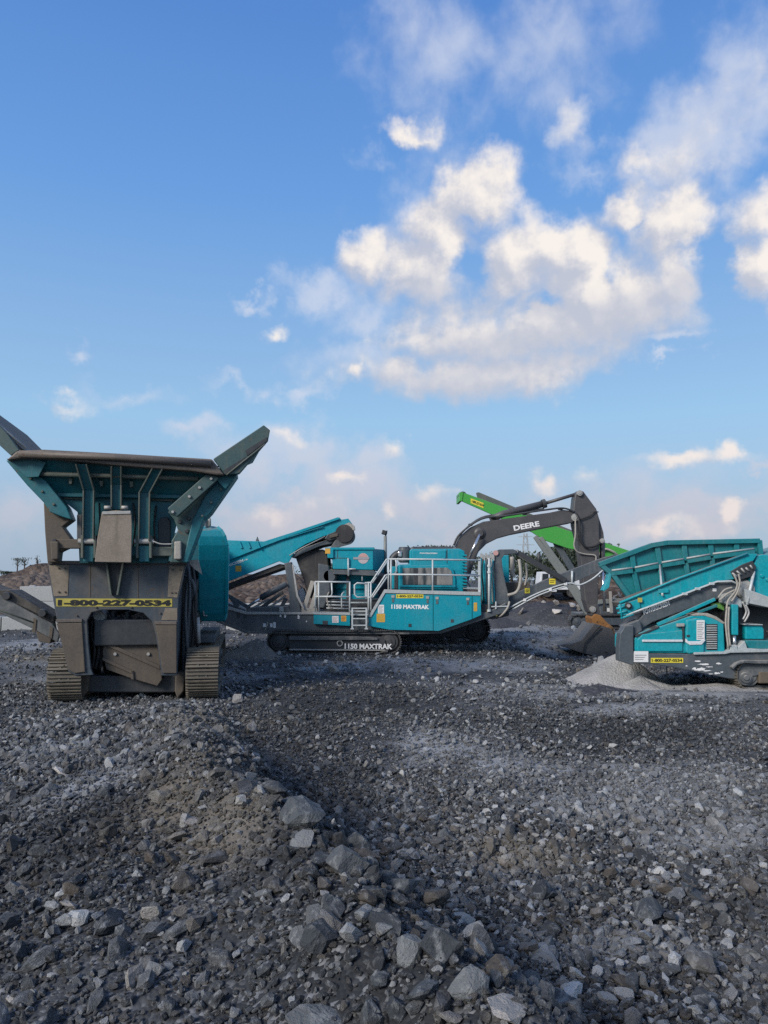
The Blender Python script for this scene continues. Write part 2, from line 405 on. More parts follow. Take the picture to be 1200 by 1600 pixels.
def patches(q, P, items, wob=.55):
    sp = q.n('ShaderNodeSeparateXYZ'); q.set(sp.inputs[0], P)
    cbn = q.n('ShaderNodeCombineXYZ'); q.set(cbn.inputs[0], sp.outputs[0]); q.set(cbn.inputs[1], sp.outputs[1])
    acc = None
    for (cx, cy, rx, ry) in items:
        d = q.v('MULTIPLY', q.v('SUBTRACT', cbn.outputs[0], (cx, cy, 0)), (1/rx, 1/ry, 0))
        f = q.m('SUBTRACT', 1.2, q.v('LENGTH', d))
        acc = f if acc is None else q.m('MAXIMUM', acc, f)
    n_ = q.m('MULTIPLY', q.m('SUBTRACT', q.noise(cbn.outputs[0], 1.3, 5, .65), .5), wob*4)
    return q.mr(q.m('ADD', acc, n_), .0, .9)
# stone and earth -------------------------------------------------
def rock_mat(name, dark, mid, pale, warm=.25, patch=True):
    q, b = new_mat(name)
    P = q.n('ShaderNodeTexCoord').outputs['Object']; G = q.n('ShaderNodeNewGeometry')
    rnd = q.n('ShaderNodeObjectInfo').outputs['Random']
    off = q.n('ShaderNodeCombineXYZ'); q.set(off.inputs[0], q.m('MULTIPLY', rnd, 91.0)); q.set(off.inputs[1], q.m('MULTIPLY', rnd, 37.0))
    pp = q.v('ADD', P, off.outputs[0])
    ramp = q.n('ShaderNodeValToRGB'); q.set(ramp.inputs[0], rnd)
    st = [(0, dark), (.36, tuple(a*.6+b_*.4 for a, b_ in zip(dark, mid))), (.66, mid), (.86, tuple(a*.55+b_*.45 for a, b_ in zip(mid, pale))), (1, pale)]
    while len(ramp.color_ramp.elements) < len(st): ramp.color_ramp.elements.new(.5)
    for e, (p, c) in zip(ramp.color_ramp.elements, st): e.position = p; e.color = c+(1,)
    n1 = q.noise(pp, 2.6, 6, .68, .5); n2 = q.noise(pp, 14, 4, .65)
    c = q.mix(q.mr(n1, .38, .72), ramp.outputs[0], pale, 'MIX')
    c = q.mix(q.m('MULTIPLY', q.mr(n1, .48, .70), .55), ramp.outputs[0], pale)
    c = q.mix(q.m('MULTIPLY', q.mr(n2, .45, .25), .55), c, tuple(x*.5 for x in dark))
    fr = q.m('FRACT', q.m('MULTIPLY', rnd, 17.3))
    c = q.mix(q.m('MULTIPLY', q.mr(fr, .72, .95), warm), c, (.13, .10, .07))
    if patch:   # rock dust over stretches of ground, plus painted shade right of the jaw crusher
        w = q.noise(G.outputs['Position'], .42, 5, .6)
        c = q.mix(q.m('MULTIPLY', q.mr(w, .48, .70), .4), c, (.22, .228, .235))
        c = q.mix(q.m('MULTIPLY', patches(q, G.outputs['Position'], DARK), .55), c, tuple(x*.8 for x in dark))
        c = q.mix(q.m('MULTIPLY', patches(q, G.outputs['Position'], PALE), .42), c, (.30, .312, .32))
        c = q.mix(q.m('MULTIPLY', patches(q, G.outputs['Position'], TAN), .5), c, (.22, .195, .155))
    q.set(b.inputs['Base Color'], c); b.inputs['Roughness'].default_value = .82
    b.inputs['Specular IOR Level'].default_value = .35
    bump(q, b, q.m('ADD', n1, q.m('MULTIPLY', n2, .5)), .9, .03)
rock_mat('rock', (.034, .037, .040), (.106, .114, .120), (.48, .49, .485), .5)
rock_mat('fines', (.020, .022, .024), (.060, .066, .070), (.28, .285, .28), .4)  # dark soil tone, deepened to paint the shade in gaps between stones
rock_mat('boulder', (.034, .039, .044), (.078, .088, .096), (.34, .35, .345), .35, False)
rock_mat('pale_rock', (.2, .19, .18), (.34, .32, .29), (.5, .47, .43), .3, False)

def earth(name, a, b_, c_, scale, pebble, bstr=.6, bdist=.04):
    q, b = new_mat(name)
    P = q.n('ShaderNodeNewGeometry').outputs['Position']
    n1 = q.noise(P, scale, 6, .6, .3); n2 = q.noise(P, scale*6, 5, .65); n3 = q.noise(P, scale*.22, 4, .55)
    vo = q.n('ShaderNodeTexVoronoi'); q.set(vo.inputs['Vector'], P); vo.inputs['Scale'].default_value = pebble
    vc = q.n('ShaderNodeSeparateXYZ'); q.set(vc.inputs[0], vo.outputs['Color'])
    c = q.mix(q.mr(n1, .3, .7), a, b_)
    c = q.mix(q.m('MULTIPLY', q.mr(vc.outputs[0], .55, 1.0), q.mr(n2, .35, .6)), c, c_)
    c = q.mix(q.m('MULTIPLY', q.mr(n3, .46, .68), .6), c, c_)
    if name == 'ground':
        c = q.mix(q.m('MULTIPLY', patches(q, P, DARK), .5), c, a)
        c = q.mix(q.m('MULTIPLY', patches(q, P, PALE), .7), c, (.33, .338, .34))
        c = q.mix(q.m('MULTIPLY', patches(q, P, TAN), .6), c, (.19, .165, .13))
    q.set(b.inputs['Base Color'], c); b.inputs['Roughness'].default_value = .92
    b.inputs['Specular IOR Level'].default_value = .2
    h = q.m('ADD', q.m('MULTIPLY', vo.outputs['Distance'], -.9), q.m('MULTIPLY', n2, .8))
    bump(q, b, h, bstr, bdist)
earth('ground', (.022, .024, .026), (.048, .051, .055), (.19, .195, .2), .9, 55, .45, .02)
earth('brown_earth', (.050, .034, .026), (.092, .066, .05), (.18, .145, .118), .35, 3.0, .9, .25)
earth('dark_gravel', (.040, .041, .046), (.062, .063, .068), (.105, .105, .11), 1.2, 16, .6, .03)
earth('pale_dust', (.25, .245, .235), (.37, .36, .345), (.30, .295, .28), 1.8, 26, .7, .03)
earth('grey_heap', (.10, .095, .085), (.15, .14, .125), (.2, .19, .17), 1.6, 24, .4, .02)
def leafmat(name, a, b_):
    q, b = new_mat(name)
    rnd = q.n('ShaderNodeNewGeometry').outputs['Random Per Island']
    q.set(b.inputs['Base Color'], q.mix(rnd, a, b_)); b.inputs['Roughness'].default_value = .7
leafmat('leaf', (.028, .042, .026), (.075, .095, .055)); flat('bark', (.09, .075, .06), .9)

# ------------------------------------------------------------------ ground
_tab = np.random.RandomState(3).rand(256, 256)
def vnoise(x, y):
    xi = np.floor(x).astype(int); yi = np.floor(y).astype(int); fx = x-xi; fy = y-yi
    fx = fx*fx*(3-2*fx); fy = fy*fy*(3-2*fy)
    g = lambda a, b_: _tab[a % 256, b_ % 256]
    return (g(xi, yi)*(1-fx)+g(xi+1, yi)*fx)*(1-fy)+(g(xi, yi+1)*(1-fx)+g(xi+1, yi+1)*fx)*fy
def fbm(x, y, o=4):
    s = 0; a = .5; t = 0
    for i in range(o):
        s = s+a*vnoise(x*2**i+17.3*i, y*2**i+9.1*i); t += a; a *= .5
    return s/t-.5
def sst(a, b_, x):
    t = np.clip((x-a)/(b_-a), 0, 1); return t*t*(3-2*t)
def edge_x(y): return np.interp(y, [2, 3.06, 3.7, 4.73, 6.57, 10.4, 13], [.9, .41, .07, -.457, -1.15, -2.5, -3.2])
def ground_h(x, y):
    x = np.asarray(x, float); y = np.asarray(y, float)
    dx = x-edge_x(y)-fbm(y*.9, y*0+3.3, 3)*.55
    zp = np.interp(y, [0, 7, 9.5, 11.6, 13.5], [.52, .50, .38, .10, 0])
    zf = np.interp(y, [0, 6, 8, 11, 14], [-.46, -.45, -.38, -.18, 0])
    slope = sst(0, .85+.5*fbm(y*.7, y*0+8, 2), dx)
    crest_ = .20*np.exp(-((dx+.40)/.34)**2)*np.interp(y, [8, 11.5], [1, 0])
    low_left = -.20*sst(-.9, -2.4, dx)*np.interp(y, [8, 12], [1, 0])
    ridge = (zp+crest_+low_left)*(1-slope)+zf*slope
    rough = np.interp(y, [2, 8, 12, 20, 60], [.16, .13, .10, .10, .3])
    n = fbm(x*.8, y*.8, 4)*rough*1.6 + fbm(x*4.2, y*4.2, 3)*np.interp(y, [2, 8, 14], [.10, .07, .02])
    # machines stand on worked level ground
    jaw = np.exp(-(((x+4.6)/2.4)**2+((y-14.2)/2.6)**2)**2)
    scr = np.exp(-(((x-7.0)/3.6)**2+((y-15.2)/2.0)**2)**2)
    con = np.exp(-(((x+1.0)/5.5)**2+((y-22.2)/2.4)**2)**2)
    exc = np.exp(-(((x-1.5)/4.5)**2+((y-26.5)/2.4)**2)**2)
    flatn = np.clip(jaw+scr+con+exc, 0, 1)
    hump = .22*np.exp(-(((x-.6)/1.6)**2+((y-17.5)/.8)**2)) + .16*np.exp(-(((x+3.2)/1.2)**2+((y-16.5)/1.0)**2))
    dip = -.46*np.exp(-(((x-6.0)/1.9)**2+((y-22.5)/4.6)**2)**2)
    far = dip+sst(60, 400, y)*2.0*fbm(x*.01, y*.01, 2)
    return (ridge+n)*(1-flatn*.92)+hump*(1-flatn)+far
def gh(x, y): return float(ground_h(np.array([x]), np.array([y]))[0])

def axis_lines(segs):
    out = []
    for a, b_, st in segs: out += list(np.arange(a, b_, st))
    return np.array(out + [segs[-1][1]])
xs = axis_lines([(-900, -120, 130), (-120, -30, 10), (-30, -8, .7), (-8, 8, .075), (8, 30, .7), (30, 120, 10), (120, 900, 130)])
ys = axis_lines([(-400, -40, 60), (-40, 0, 5), (0, 2, .25), (2, 12.5, .075), (12.5, 30, .22), (30, 70, 1.2), (70, 200, 12), (200, 1500, 130)])
X, Y = np.meshgrid(xs, ys); Z = ground_h(X, Y)
nx, ny = len(xs), len(ys)
vv = np.stack([X.ravel(), Y.ravel(), Z.ravel()], 1)
i0 = (np.arange(ny-1)[:, None]*nx+np.arange(nx-1)[None, :]).ravel()
ff = np.stack([i0, i0+1, i0+nx+1, i0+nx], 1)
me = bpy.data.meshes.new('ground'); me.vertices.add(len(vv)); me.vertices.foreach_set('co', vv.ravel())
me.loops.add(ff.size); me.loops.foreach_set('vertex_index', ff.ravel())
me.polygons.add(len(ff)); me.polygons.foreach_set('loop_start', np.arange(0, ff.size, 4))
me.polygons.foreach_set('use_smooth', np.ones(len(ff), bool)); me.update(calc_edges=True)
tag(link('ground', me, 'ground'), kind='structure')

# worked earth banks beyond the machines
def bank(name, mat, x0, x1, yc, half, prof, seed, rocky=.5):
    bx = np.linspace(x0, x1, 260); by = np.linspace(-1, 1, 44)
    BX, BT = np.meshgrid(bx, by); top = np.interp(BX, [p[0] for p in prof], [p[1] for p in prof])
    s = (1-np.abs(BT)**1.5)
    BY = yc+BT*half+fbm(BX*.15+seed, BT*0+seed, 3)*5
    BZ = -.35+s*(top+.35)*(1+.5*fbm(BX*.35+seed, BY*.35, 4))+s*rocky*(fbm(BX*1.3, BY*1.3+seed, 4))
    # benches left by the digger
    BZ = BZ+.16*np.sin(BZ*7+fbm(BX*.2, BY*.2, 2)*5)*s
    n1, n2 = BX.shape[1], BX.shape[0]
    m = MB(); m.add(np.stack([BX.ravel(), BY.ravel(), BZ.ravel()], 1).tolist(), [[j*n1+i, j*n1+i+1, (j+1)*n1+i+1, (j+1)*n1+i] for j in range(n2-1) for i in range(n1-1)], True)
    return tag(m.build(name, mat), kind='structure')
bank('earth_bank', 'brown_earth', -70, 60, 52, 9, [(-70, 2.6), (-26, 2.2), (-22, 2.7), (-19, 2.5), (-12, 2.3), (-4, 2.2), (3, 1.4), (9, 1.0), (13, 1.3), (17, 2.2), (30, 2.4), (60, 2.6)], 2.0)
bank('rubble_bank', 'brown_earth', 6.5, 26, 37, 4, [(6.5, .2), (9, .8), (11, 1.5), (14, 1.7), (20, 1.5), (26, .4)], 9.0, .9)
# ------------------------------------------------------------------ crawler tracks
def crawler(root, ca, cb, r, width, wdir, pitch, shoe_mat, frame_mat, grouser=.028, sag=.0, rollers=5, shade_plate=True):
    """a track: frame with idler, sprocket, rollers and one object per shoe"""
    ca = Vector(ca); cb = Vector(cb); w = Vector(wdir).normalized(); e = (cb-ca).normalized(); up = w.cross(e)
    if up.z < 0: up = -up
    L = (cb-ca).length
    m = MB()
    m.beam(ca+e*r*.75-up*r*.02, cb-e*r*.75-up*r*.02, width*.62, r*1.0, up)
    m.beam(ca+e*r*.95+up*r*.55, cb-e*r*.95+up*r*.55, width*.4, r*.22, up)
    fr = m.build('track_frame', frame_mat, root, .012)
    for nm, c in (('idler', ca), ('sprocket', cb)):
        k = MB()
        for s in (-1, 1):
            k.wheel(c, w*s, [(0, width*.40), (r*.22, width*.40), (r*.26, width*.36), (r*.55, width*.34), (r*.60, width*.28), (r*.78, width*.28), (r*.86, width*.22), (r*.86, 0)])
        if nm == 'sprocket':
            for t in range(14):
                a = 2*math.pi*t/14; d = e*math.cos(a)+up*math.sin(a)
                k.beam(c+d*r*.8, c+d*r*.97, width*.3, r*.13, w.cross(d))
        k.build(nm, frame_mat, fr)
    for i in range(rollers):
        c = ca+e*(L*(i+1)/(rollers+1))-up*r*.66
        MB().wheel(c, w, [(0, -width*.34), (r*.26, -width*.34), (r*.26, width*.34), (0, width*.34)], 16).build('track_roller', frame_mat, fr)
    # links under the shoes
    n = 72; path = []
    per = 2*L+2*math.pi*r
    def pos(s):
        s %= per
        if s < L: return ca+e*s-up*r, e, -up
        s -= L
        if s < math.pi*r: a = s/r; return cb+e*(math.sin(a)*r)-up*(math.cos(a)*r), e*math.cos(a)+up*math.sin(a), e*math.sin(a)-up*math.cos(a)
        s -= math.pi*r
        if s < L: d = sag*math.sin(math.pi*s/L); return cb-e*s+up*(r-d), -e, up
        s -= L; a = s/r
        return ca-e*(math.sin(a)*r)+up*(math.cos(a)*r), -e*math.cos(a)-up*math.sin(a), -e*math.sin(a)+up*math.cos(a)
    ch = MB(); vs = []
    for i in range(n):
        p, t, nn = pos(per*i/n)
        for a, d in ((-.16, -.055), (.16, -.055), (.16, -.012), (-.16, -.012)): vs.append(p+w*(a*width)+nn*d)
    ch.add(vs, [[i*4+k, ((i+1) % n)*4+k, ((i+1) % n)*4+(k+1) % 4, i*4+(k+1) % 4] for i in range(n) for k in range(4)])
    ch.build('track_chain', 'black_steel', fr)
    cnt = int(round(per/pitch)); pl = per/cnt
    sm = MB(); sm.box((0, 0, 0), (pl*.93, width, .022))
    for gx in (-.36, .02, .36): sm.box((pl*gx, 0, .011+grouser/2), (.022, width*.985, grouser))
    for gy in (-.13, .13): sm.box((pl*.2, gy*width, .018), (.035, .035, .014))
    first = None
    for i in range(cnt):
        p, t, nn = pos(pl*i+pl*.3)
        if first is None: o = sm.build('track_shoe', shoe_mat, fr); first = o.data
        else: o = link('track_shoe', first, None, fr)
        o.matrix_local = Matrix(((t.x, w.x, nn.x, p.x), (t.y, w.y, nn.y, p.y), (t.z, w.z, nn.z, p.z), (0, 0, 0, 1)))
        if (t.cross(w)-nn).length > .5: o.matrix_local = Matrix(((t.x, -w.x, nn.x, p.x), (t.y, -w.y, nn.y, p.y), (t.z, -w.z, nn.z, p.z), (0, 0, 0, 1)))
    return fr

def bolt_row(root, F, c, px, r=.018, mat='pale_steel', name='bolt'):
    for p in px:
        h = F.hit(p[0], p[1], c)
        MB().wheel(h, (0, -1, 0), [(0, .02), (r*.8, .02), (r, .008), (r, -.01)], 8).build(name, mat, root)

# ------------------------------------------------------------------ jaw crusher, seen from its feed end
JF = Frame(on_ground(206, 1100).x, on_ground(206, 1100).y+.05, .0, R(10.0))
J = thing('jaw_crusher', JF, 'large tracked jaw crusher with worn flared feed hopper facing the viewer', 'crusher')
h = JF.hit
TW = .53
for pxc in (100, 315):
    x = h(pxc, 1080, .1).x
    crawler(J, (x, .46, .42), (x, 3.75, .42), .38, TW, (1, 0, 0), .165, 'track_tan', 'track_steel', .03)
    MB().box((x, 2.1, .95), (.34, 2.6, .12)).build('track_guard', 'worn_steel', J, .01)
# chassis and machinery running back from the feed end
MB().box((0, 3.6, 1.12), (1.35, 6.8, .42)).build('chassis', 'black_steel', J, .02)
MB().box((0, 5.0, 2.15), (1.75, 2.2, 1.7)).build('jaw_box', 'teal_old', J, .04)
MB().box((-.1, 7.6, 2.1), (2.3, 2.4, 1.7)).build('power_unit', 'teal', J, .08)
MB().beam((0, 5.2, .75), (0, 11.6, 2.6), .95, .3).build('product_conveyor', 'gunmetal', J, .02)
MB().slab([(-.85, .75, 1.75), (.85, .75, 1.75), (.85, .75, 2.3), (-.85, .75, 2.3)], (0, 3.6, 0)).build('feeder_box', 'worn_steel', J, .02)

# lower face: arched end plate with two legs
face = [(75, 879), (180, 878), (291, 880), (286, 905), (279, 937), (278, 1000), (277, 1056), (252, 1056), (248, 1020), (243, 990), (238, 972), (224, 958), (200, 953),
        (160, 953), (143, 957), (136, 970), (138, 1005), (142, 1045), (146, 1055), (118, 1056), (107, 1050), (95, 1000), (86, 955), (80, 920)]
plate('end_plate', 'worn_steel', J, JF, .02, face, .09, .012)
for px in ([(76, 883), (108, 883), (106, 931), (84, 932)], [(264, 884), (288, 884), (277, 934), (262, 933)], [(258, 950), (277, 950), (277, 969), (252, 969)]): plate('wear_strip', 'worn_tan', J, JF, .012, px, .02, .003)
for px in ([(87, 968), (128, 967), (128, 972), (88, 973)], [(241, 971), (276, 971), (276, 976), (242, 976)], [(74, 876), (292, 877), (292, 882), (75, 881)]):
    plate('weld_lip', 'rim_steel', J, JF, -.02, px, .1, .006)
for px in ([(88, 974), (128, 973), (133, 1050), (116, 1052), (107, 1046)], [(243, 977), (276, 977), (276, 1052), (254, 1052), (249, 1015)]):
    plate('leg_cover', 'worn_brown', J, JF, -.012, px, .034, .01)
for s, xt, xb in ((-1, 166, 173), (1, 192, 183)):
    MB().slab(JF.pts(-.10, [(xt-1.5, 879), (xt+1.5, 879), (xb+1.5, 930), (xb-1.5, 930)]), (0, .12, 0)).build('gusset', 'moss_steel', J, .004)
plate('gusset_back', 'black_steel', J, JF, -.0, [(168, 880), (190, 880), (182, 928), (174, 928)], .02, 0)
# side walls of the feeder end, running back
for a, b_ in (((78, 884), (110, 1050)), ((284, 884), (276, 1052))):
    p = h(*a, .12); q_ = h(*b_, .12)
    MB().slab([p, q_, q_+Vector((0, 1.5, 0)), p+Vector((0, 2.8, 0))], (.05 if a[0] < 200 else -.05, 0, 0)).build('side_wall', 'worn_steel', J, .01)
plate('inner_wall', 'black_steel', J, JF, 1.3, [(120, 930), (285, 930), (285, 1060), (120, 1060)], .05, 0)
plate('inner_crossmember', 'worn_steel', J, JF, .8, [(140, 962), (250, 962), (250, 985), (140, 983)], .2, .02)
# parts seen up inside the arch
MB().tube([h(150, 958, .6), h(158, 1035, .5)], .06, 12).build('hydraulic_cylinder', 'gunmetal', J)
MB().tube([h(158, 1030, .5), h(160, 1052, .5)], .03, 10).build('cylinder_rod', 'chrome', J)
MB().wheel(h(222, 972, .55), (0, -1, 0), [(0, .12), (.08, .12), (.1, .08), (.16, .06), (.18, 0), (.18, -.2)], 22).build('hydraulic_motor', 'worn_brown', J)
for xp in (176, 198, 236): plate('hanger_plate', 'worn_steel', J, JF, .45, [(xp-3, 956), (xp+3, 956), (xp+2, 990), (xp-2, 990)], .3, .006)
for k_, (a, b_, c_) in enumerate((((168, 957), (176, 968), (190, 962)), ((190, 960), (204, 972), (218, 964)), ((236, 962), (240, 985), (232, 1000)))):
    MB().curve([h(*a, .4), h(*b_, .36), h(*c_, .42)], .018).build('hose', 'hose_black', J)
bolt_row(J, JF, .014, [(92, 888), (102, 888), (92, 925), (102, 925), (270, 890), (282, 890), (268, 926), (274, 926), (96, 980), (122, 980), (100, 1040), (128, 1040), (250, 984), (270, 984), (260, 1045), (272, 1045), (120, 962), (150, 949), (205, 949), (250, 958)], .016, 'worn_brown')
for xp in (140, 215): plate('weld_seam', 'worn_brown', J, JF, .013, [(xp, 882), (xp+1.2, 882), (xp+1.2, 933), (xp, 933)], .02, .002)
# tilted dirt chute hanging in the arch
ch = plate('chute', 'worn_brown', J, JF, .28, [(163, 990), (178, 985), (238, 985), (251, 1006), (253, 1062), (246, 1072), (205, 1060), (166, 1046), (160, 1020)], .10, .01)
plate('chute_rib', 'worn_brown', ch, JF, .24, [(166, 1003), (250, 1040), (250, 1046), (166, 1009)], .05, .006)
plate('chute_rib', 'worn_brown', ch, JF, .24, [(160, 1027), (206, 1048), (206, 1053), (160, 1032)], .05, .006)
plate('chute_rib', 'worn_brown', ch, JF, .25, [(204, 1048), (208, 1048), (209, 1062), (205, 1061)], .04, .004)
bolt_row(ch, JF, .27, [(205, 988), (232, 1022), (180, 1022)], .03)
for k, (xa, dx) in enumerate(((152, 3), (158, 6), (147, 1))):
    MB().curve([h(xa, 958, .5), h(xa-4, 990, .42), h(xa+dx, 1015, .35), h(xa-3, 1045, .4)], .026).build('hose', 'hose_black' if k else 'rubber', J)
MB().wheel(h(156, 962, .4), (0, -1, 0), [(0, .05), (.09, .05), (.12, 0), (.12, -.2)], 16).build('pivot_cap', 'pale_steel', J)
# cross beam and track brackets
plate('cross_beam', 'black_steel', J, JF, .42, [(122, 1056), (290, 1056), (288, 1082), (124, 1082)], .35, .02)
for xp in (133, 283): plate('track_bracket', 'worn_brown', J, JF, .3, [(xp-9, 1050), (xp+7, 1050), (xp+4, 1080), (xp-6, 1092), (xp-10, 1080)], .3, .02)
# phone number on yellow tape
st = plate('phone_sticker', 'yellow_old', J, JF, .014, [(87, 935), (269, 935.5), (269, 948), (88, 947.5)], .004, 0)
lettering('1-800-227-0534', st, 'ink_black', h(90, 946.6, .009), h(267, 947, .009), .098, .06)

# hopper back wall, leaning out to the rim
def quad(name, mat, pts, th=(0, .05, 0), bev=.008): return MB().slab(pts, th).build(name, mat, J, bev)
RIM = -.55
quad('hopper_back', 'teal_old', [h(24, 707, RIM+.04), h(343, 728, RIM+.04), h(300, 775, -.12), h(70, 771, -.12)])
plate('hopper_back_lower', 'teal_old', J, JF, -.06, [(88, 772), (286, 774), (262, 880), (124, 880), (121, 800), (108, 790)], .05)
MB().tube([h(58, 740, -.40), h(310, 748, -.40)], .035).build('hopper_stiffener', 'moss_steel', J)
plate('hopper_stiffener', 'teal_old', J, JF, -.16, [(86, 770), (284, 773), (282, 779), (90, 776)], .08, .01)
plate('hopper_stiffener', 'moss_steel', J, JF, -.10, [(98, 776), (132, 777), (132, 781), (100, 780)], .05, .01)
plate('hopper_stiffener', 'moss_steel', J, JF, -.10, [(235, 778), (272, 780), (270, 784), (236, 782)], .05, .01)
plate('corner_plate', 'teal_old', J, JF, RIM+.08, [(10, 717), (40, 712), (72, 722), (60, 745), (42, 746)], .04, .006)
plate('corner_plate', 'teal_old', J, JF, RIM+.13, [(335, 730), (374, 737), (352, 764), (340, 752)], .04, .006)
rim = plate('hopper_rim', 'rim_steel', J, JF, RIM-.06, [(9, 719), (26, 704), (68, 702), (180, 708), (331, 717), (351, 742), (338, 742), (300, 736), (180, 727), (80, 717), (30, 716)], .2, .03)
MB().tube([h(30, 709, RIM-.08), h(180, 715, RIM-.09), h(330, 725, RIM-.08)], .055).build('rim_edge', 'rim_steel', rim)
# flared side walls with their wear edges, running back over the feeder
rw = [(333, 717), (412, 664), (422, 672), (419, 688), (374, 740), (352, 742)]
base = JF.pts(RIM-.03, rw)
wing = MB().slab(base, (0, .12, 0)).build('hopper_wing', 'wing_paint', J, .012)
p1 = h(352, 742, RIM); p2 = h(421, 678, RIM)
MB().slab([p1, p2, p2+Vector((-.25, 2.6, -.1)), p1+Vector((-.05, 2.6, .45))], (-.05, 0, .06)).build('wing_sheet', 'teal_old', wing, .01)
plate('wing_slot', 'black_steel', wing, JF, RIM-.045, [(349, 735), (385, 713), (388, 718), (352, 741)], .03, 0)
plate('wing_slot', 'black_steel', wing, JF, RIM-.045, [(383, 704), (417, 683), (417, 689), (386, 712)], .03, 0)
MB().tube([h(354, 742, RIM-.05), h(414, 694, RIM-.05)], .014).build('wing_bead', 'moss_steel', wing)
lw = [(-70, 612), (-40, 622), (10, 676), (30, 703), (17, 712), (-20, 678), (-70, 640)]
wing2 = MB().slab(JF.pts(RIM-.03, lw), (0, .12, 0)).build('hopper_wing', 'wing_paint', J, .012)
p1 = h(28, 704, RIM+.1); p2 = h(-70, 606, RIM+.1)
MB().slab([p1, p2, p2+Vector((.1, 3.4, -.15)), p1+Vector((.05, 3.4, -.1))], (.05, 0, .05)).build('wing_sheet', 'rim_steel', wing2, .01)
MB().tube([h(40, 700, RIM+.05), h(-30, 640, RIM+.05)], .02).build('wing_bead', 'pale_steel', wing2)
# side frames carrying the hopper
plate('side_frame', 'teal_old', J, JF, -.34, [(9, 719), (30, 722), (72, 752), (104, 792), (112, 812), (98, 808), (78, 800), (68, 785), (42, 758)], .35, .015)
plate('side_frame_foot', 'worn_brown', J, JF, -.22, [(68, 785), (80, 786), (106, 800), (112, 812), (97, 823), (110, 841), (111, 853), (92, 862), (90, 878), (74, 879), (70, 830)], .3, .015)
plate('side_frame', 'teal_old', J, JF, -.30, [(351, 742), (372, 740), (330, 800), (318, 812), (300, 860), (293, 879), (285, 879), (300, 815), (320, 775)], .6, .015)
plate('side_frame_foot', 'wing_paint', J, JF, -.26, [(262, 800), (280, 790), (330, 752), (345, 745), (326, 785), (305, 815), (297, 850), (291, 879), (266, 879), (268, 845), (278, 828), (272, 812)], .12, .015)
plate('diagonal_brace', 'wing_paint', J, JF, -.50, [(322, 741), (340, 744), (342, 748), (277, 807), (266, 803), (262, 794)], .14, .012)
bolt_row(J, JF, -.51, [(330, 748), (312, 762), (296, 776), (270, 800)], .025)
bolt_row(J, JF, -.275, [(281, 815), (295, 810), (292, 830), (85, 845), (92, 805)], .035, 'black_steel', 'bolt_hole')
plate('foot_cap', 'beige_beam', J, JF, -.36, [(272, 846), (283, 845), (283, 874), (272, 874)], .12, .02)
plate('foot_cap', 'worn_brown', J, JF, -.32, [(78, 846), (91, 846), (91, 874), (80, 875)], .12, .02)
# bent ribs down the back wall
def rib(name, top, mid, bot, w0, c0, c1, c2):
    m = MB()
    a = JF.pts(0, [(top[0]-w0/2, top[1], c0), (top[0]+w0/2, top[1], c0), (mid[0]+w0/2, mid[1], c1), (mid[0]-w0/2, mid[1], c1)])
    m.slab(a, (0, .10, 0))
    b_ = JF.pts(0, [(mid[0]-w0/2, mid[1], c1), (mid[0]+w0/2, mid[1], c1), (bot[0]+w0/2, bot[1], c2), (bot[0]-w0/2, bot[1], c2)])
    m.slab(b_, (0, .10, 0))
    r_ = m.build(name, 'teal_old', J, .01)
    for s in (-1, 1):
        k = MB()
        for (A, B, ca, cb) in ((top, mid, c0, c1), (mid, bot, c1, c2)):
            k.beam(h(A[0]+s*w0/2, A[1], ca-.03), h(B[0]+s*w0/2, B[1], cb-.03), .018, .1, (0, 1, 0))
        k.build('rib_flange', 'moss_steel', r_)
    return r_
rib('rib', (127, 725), (139, 766), (138, 842), 16, -.52, -.34, -.30)
rib('rib', (182, 728), (182, 757), (182, 796), 15, -.52, -.36, -.32)
rib('rib', (247, 731), (226, 770), (225, 845), 16, -.52, -.34, -.30)
bolt_row(J, JF, RIM-.062, [(60+i*34, 712+i*2.2) for i in range(8)], .02, 'rim_steel')
bolt_row(J, JF, -.33, [(130, 800), (147, 800), (130, 825), (147, 825), (218, 800), (234, 800), (218, 825), (234, 825)], .016, 'moss_steel')
bolt_row(J, JF, -.345, [(30, 730), (48, 748), (66, 768), (84, 788), (345, 765), (330, 785), (316, 806)], .022, 'moss_steel')
for xp, yp in ((158, 756), (205, 757), (110, 752)): plate('lifting_lug', 'moss_steel', J, JF, -.33, [(xp-3, yp-5), (xp+3, yp-5), (xp+2, yp+4), (xp-2, yp+4)], .1, .006)
for k_, (a, b_, c_) in enumerate((((155, 786), (156, 820), (150, 862)), ((208, 786), (211, 825), (206, 866)), ((244, 790), (241, 820), (244, 862)))):
    MB().curve([h(*a, -.12), h(*b_, -.16), h(*c_, -.12)], .016).build('hydraulic_line', 'hose_black', J)
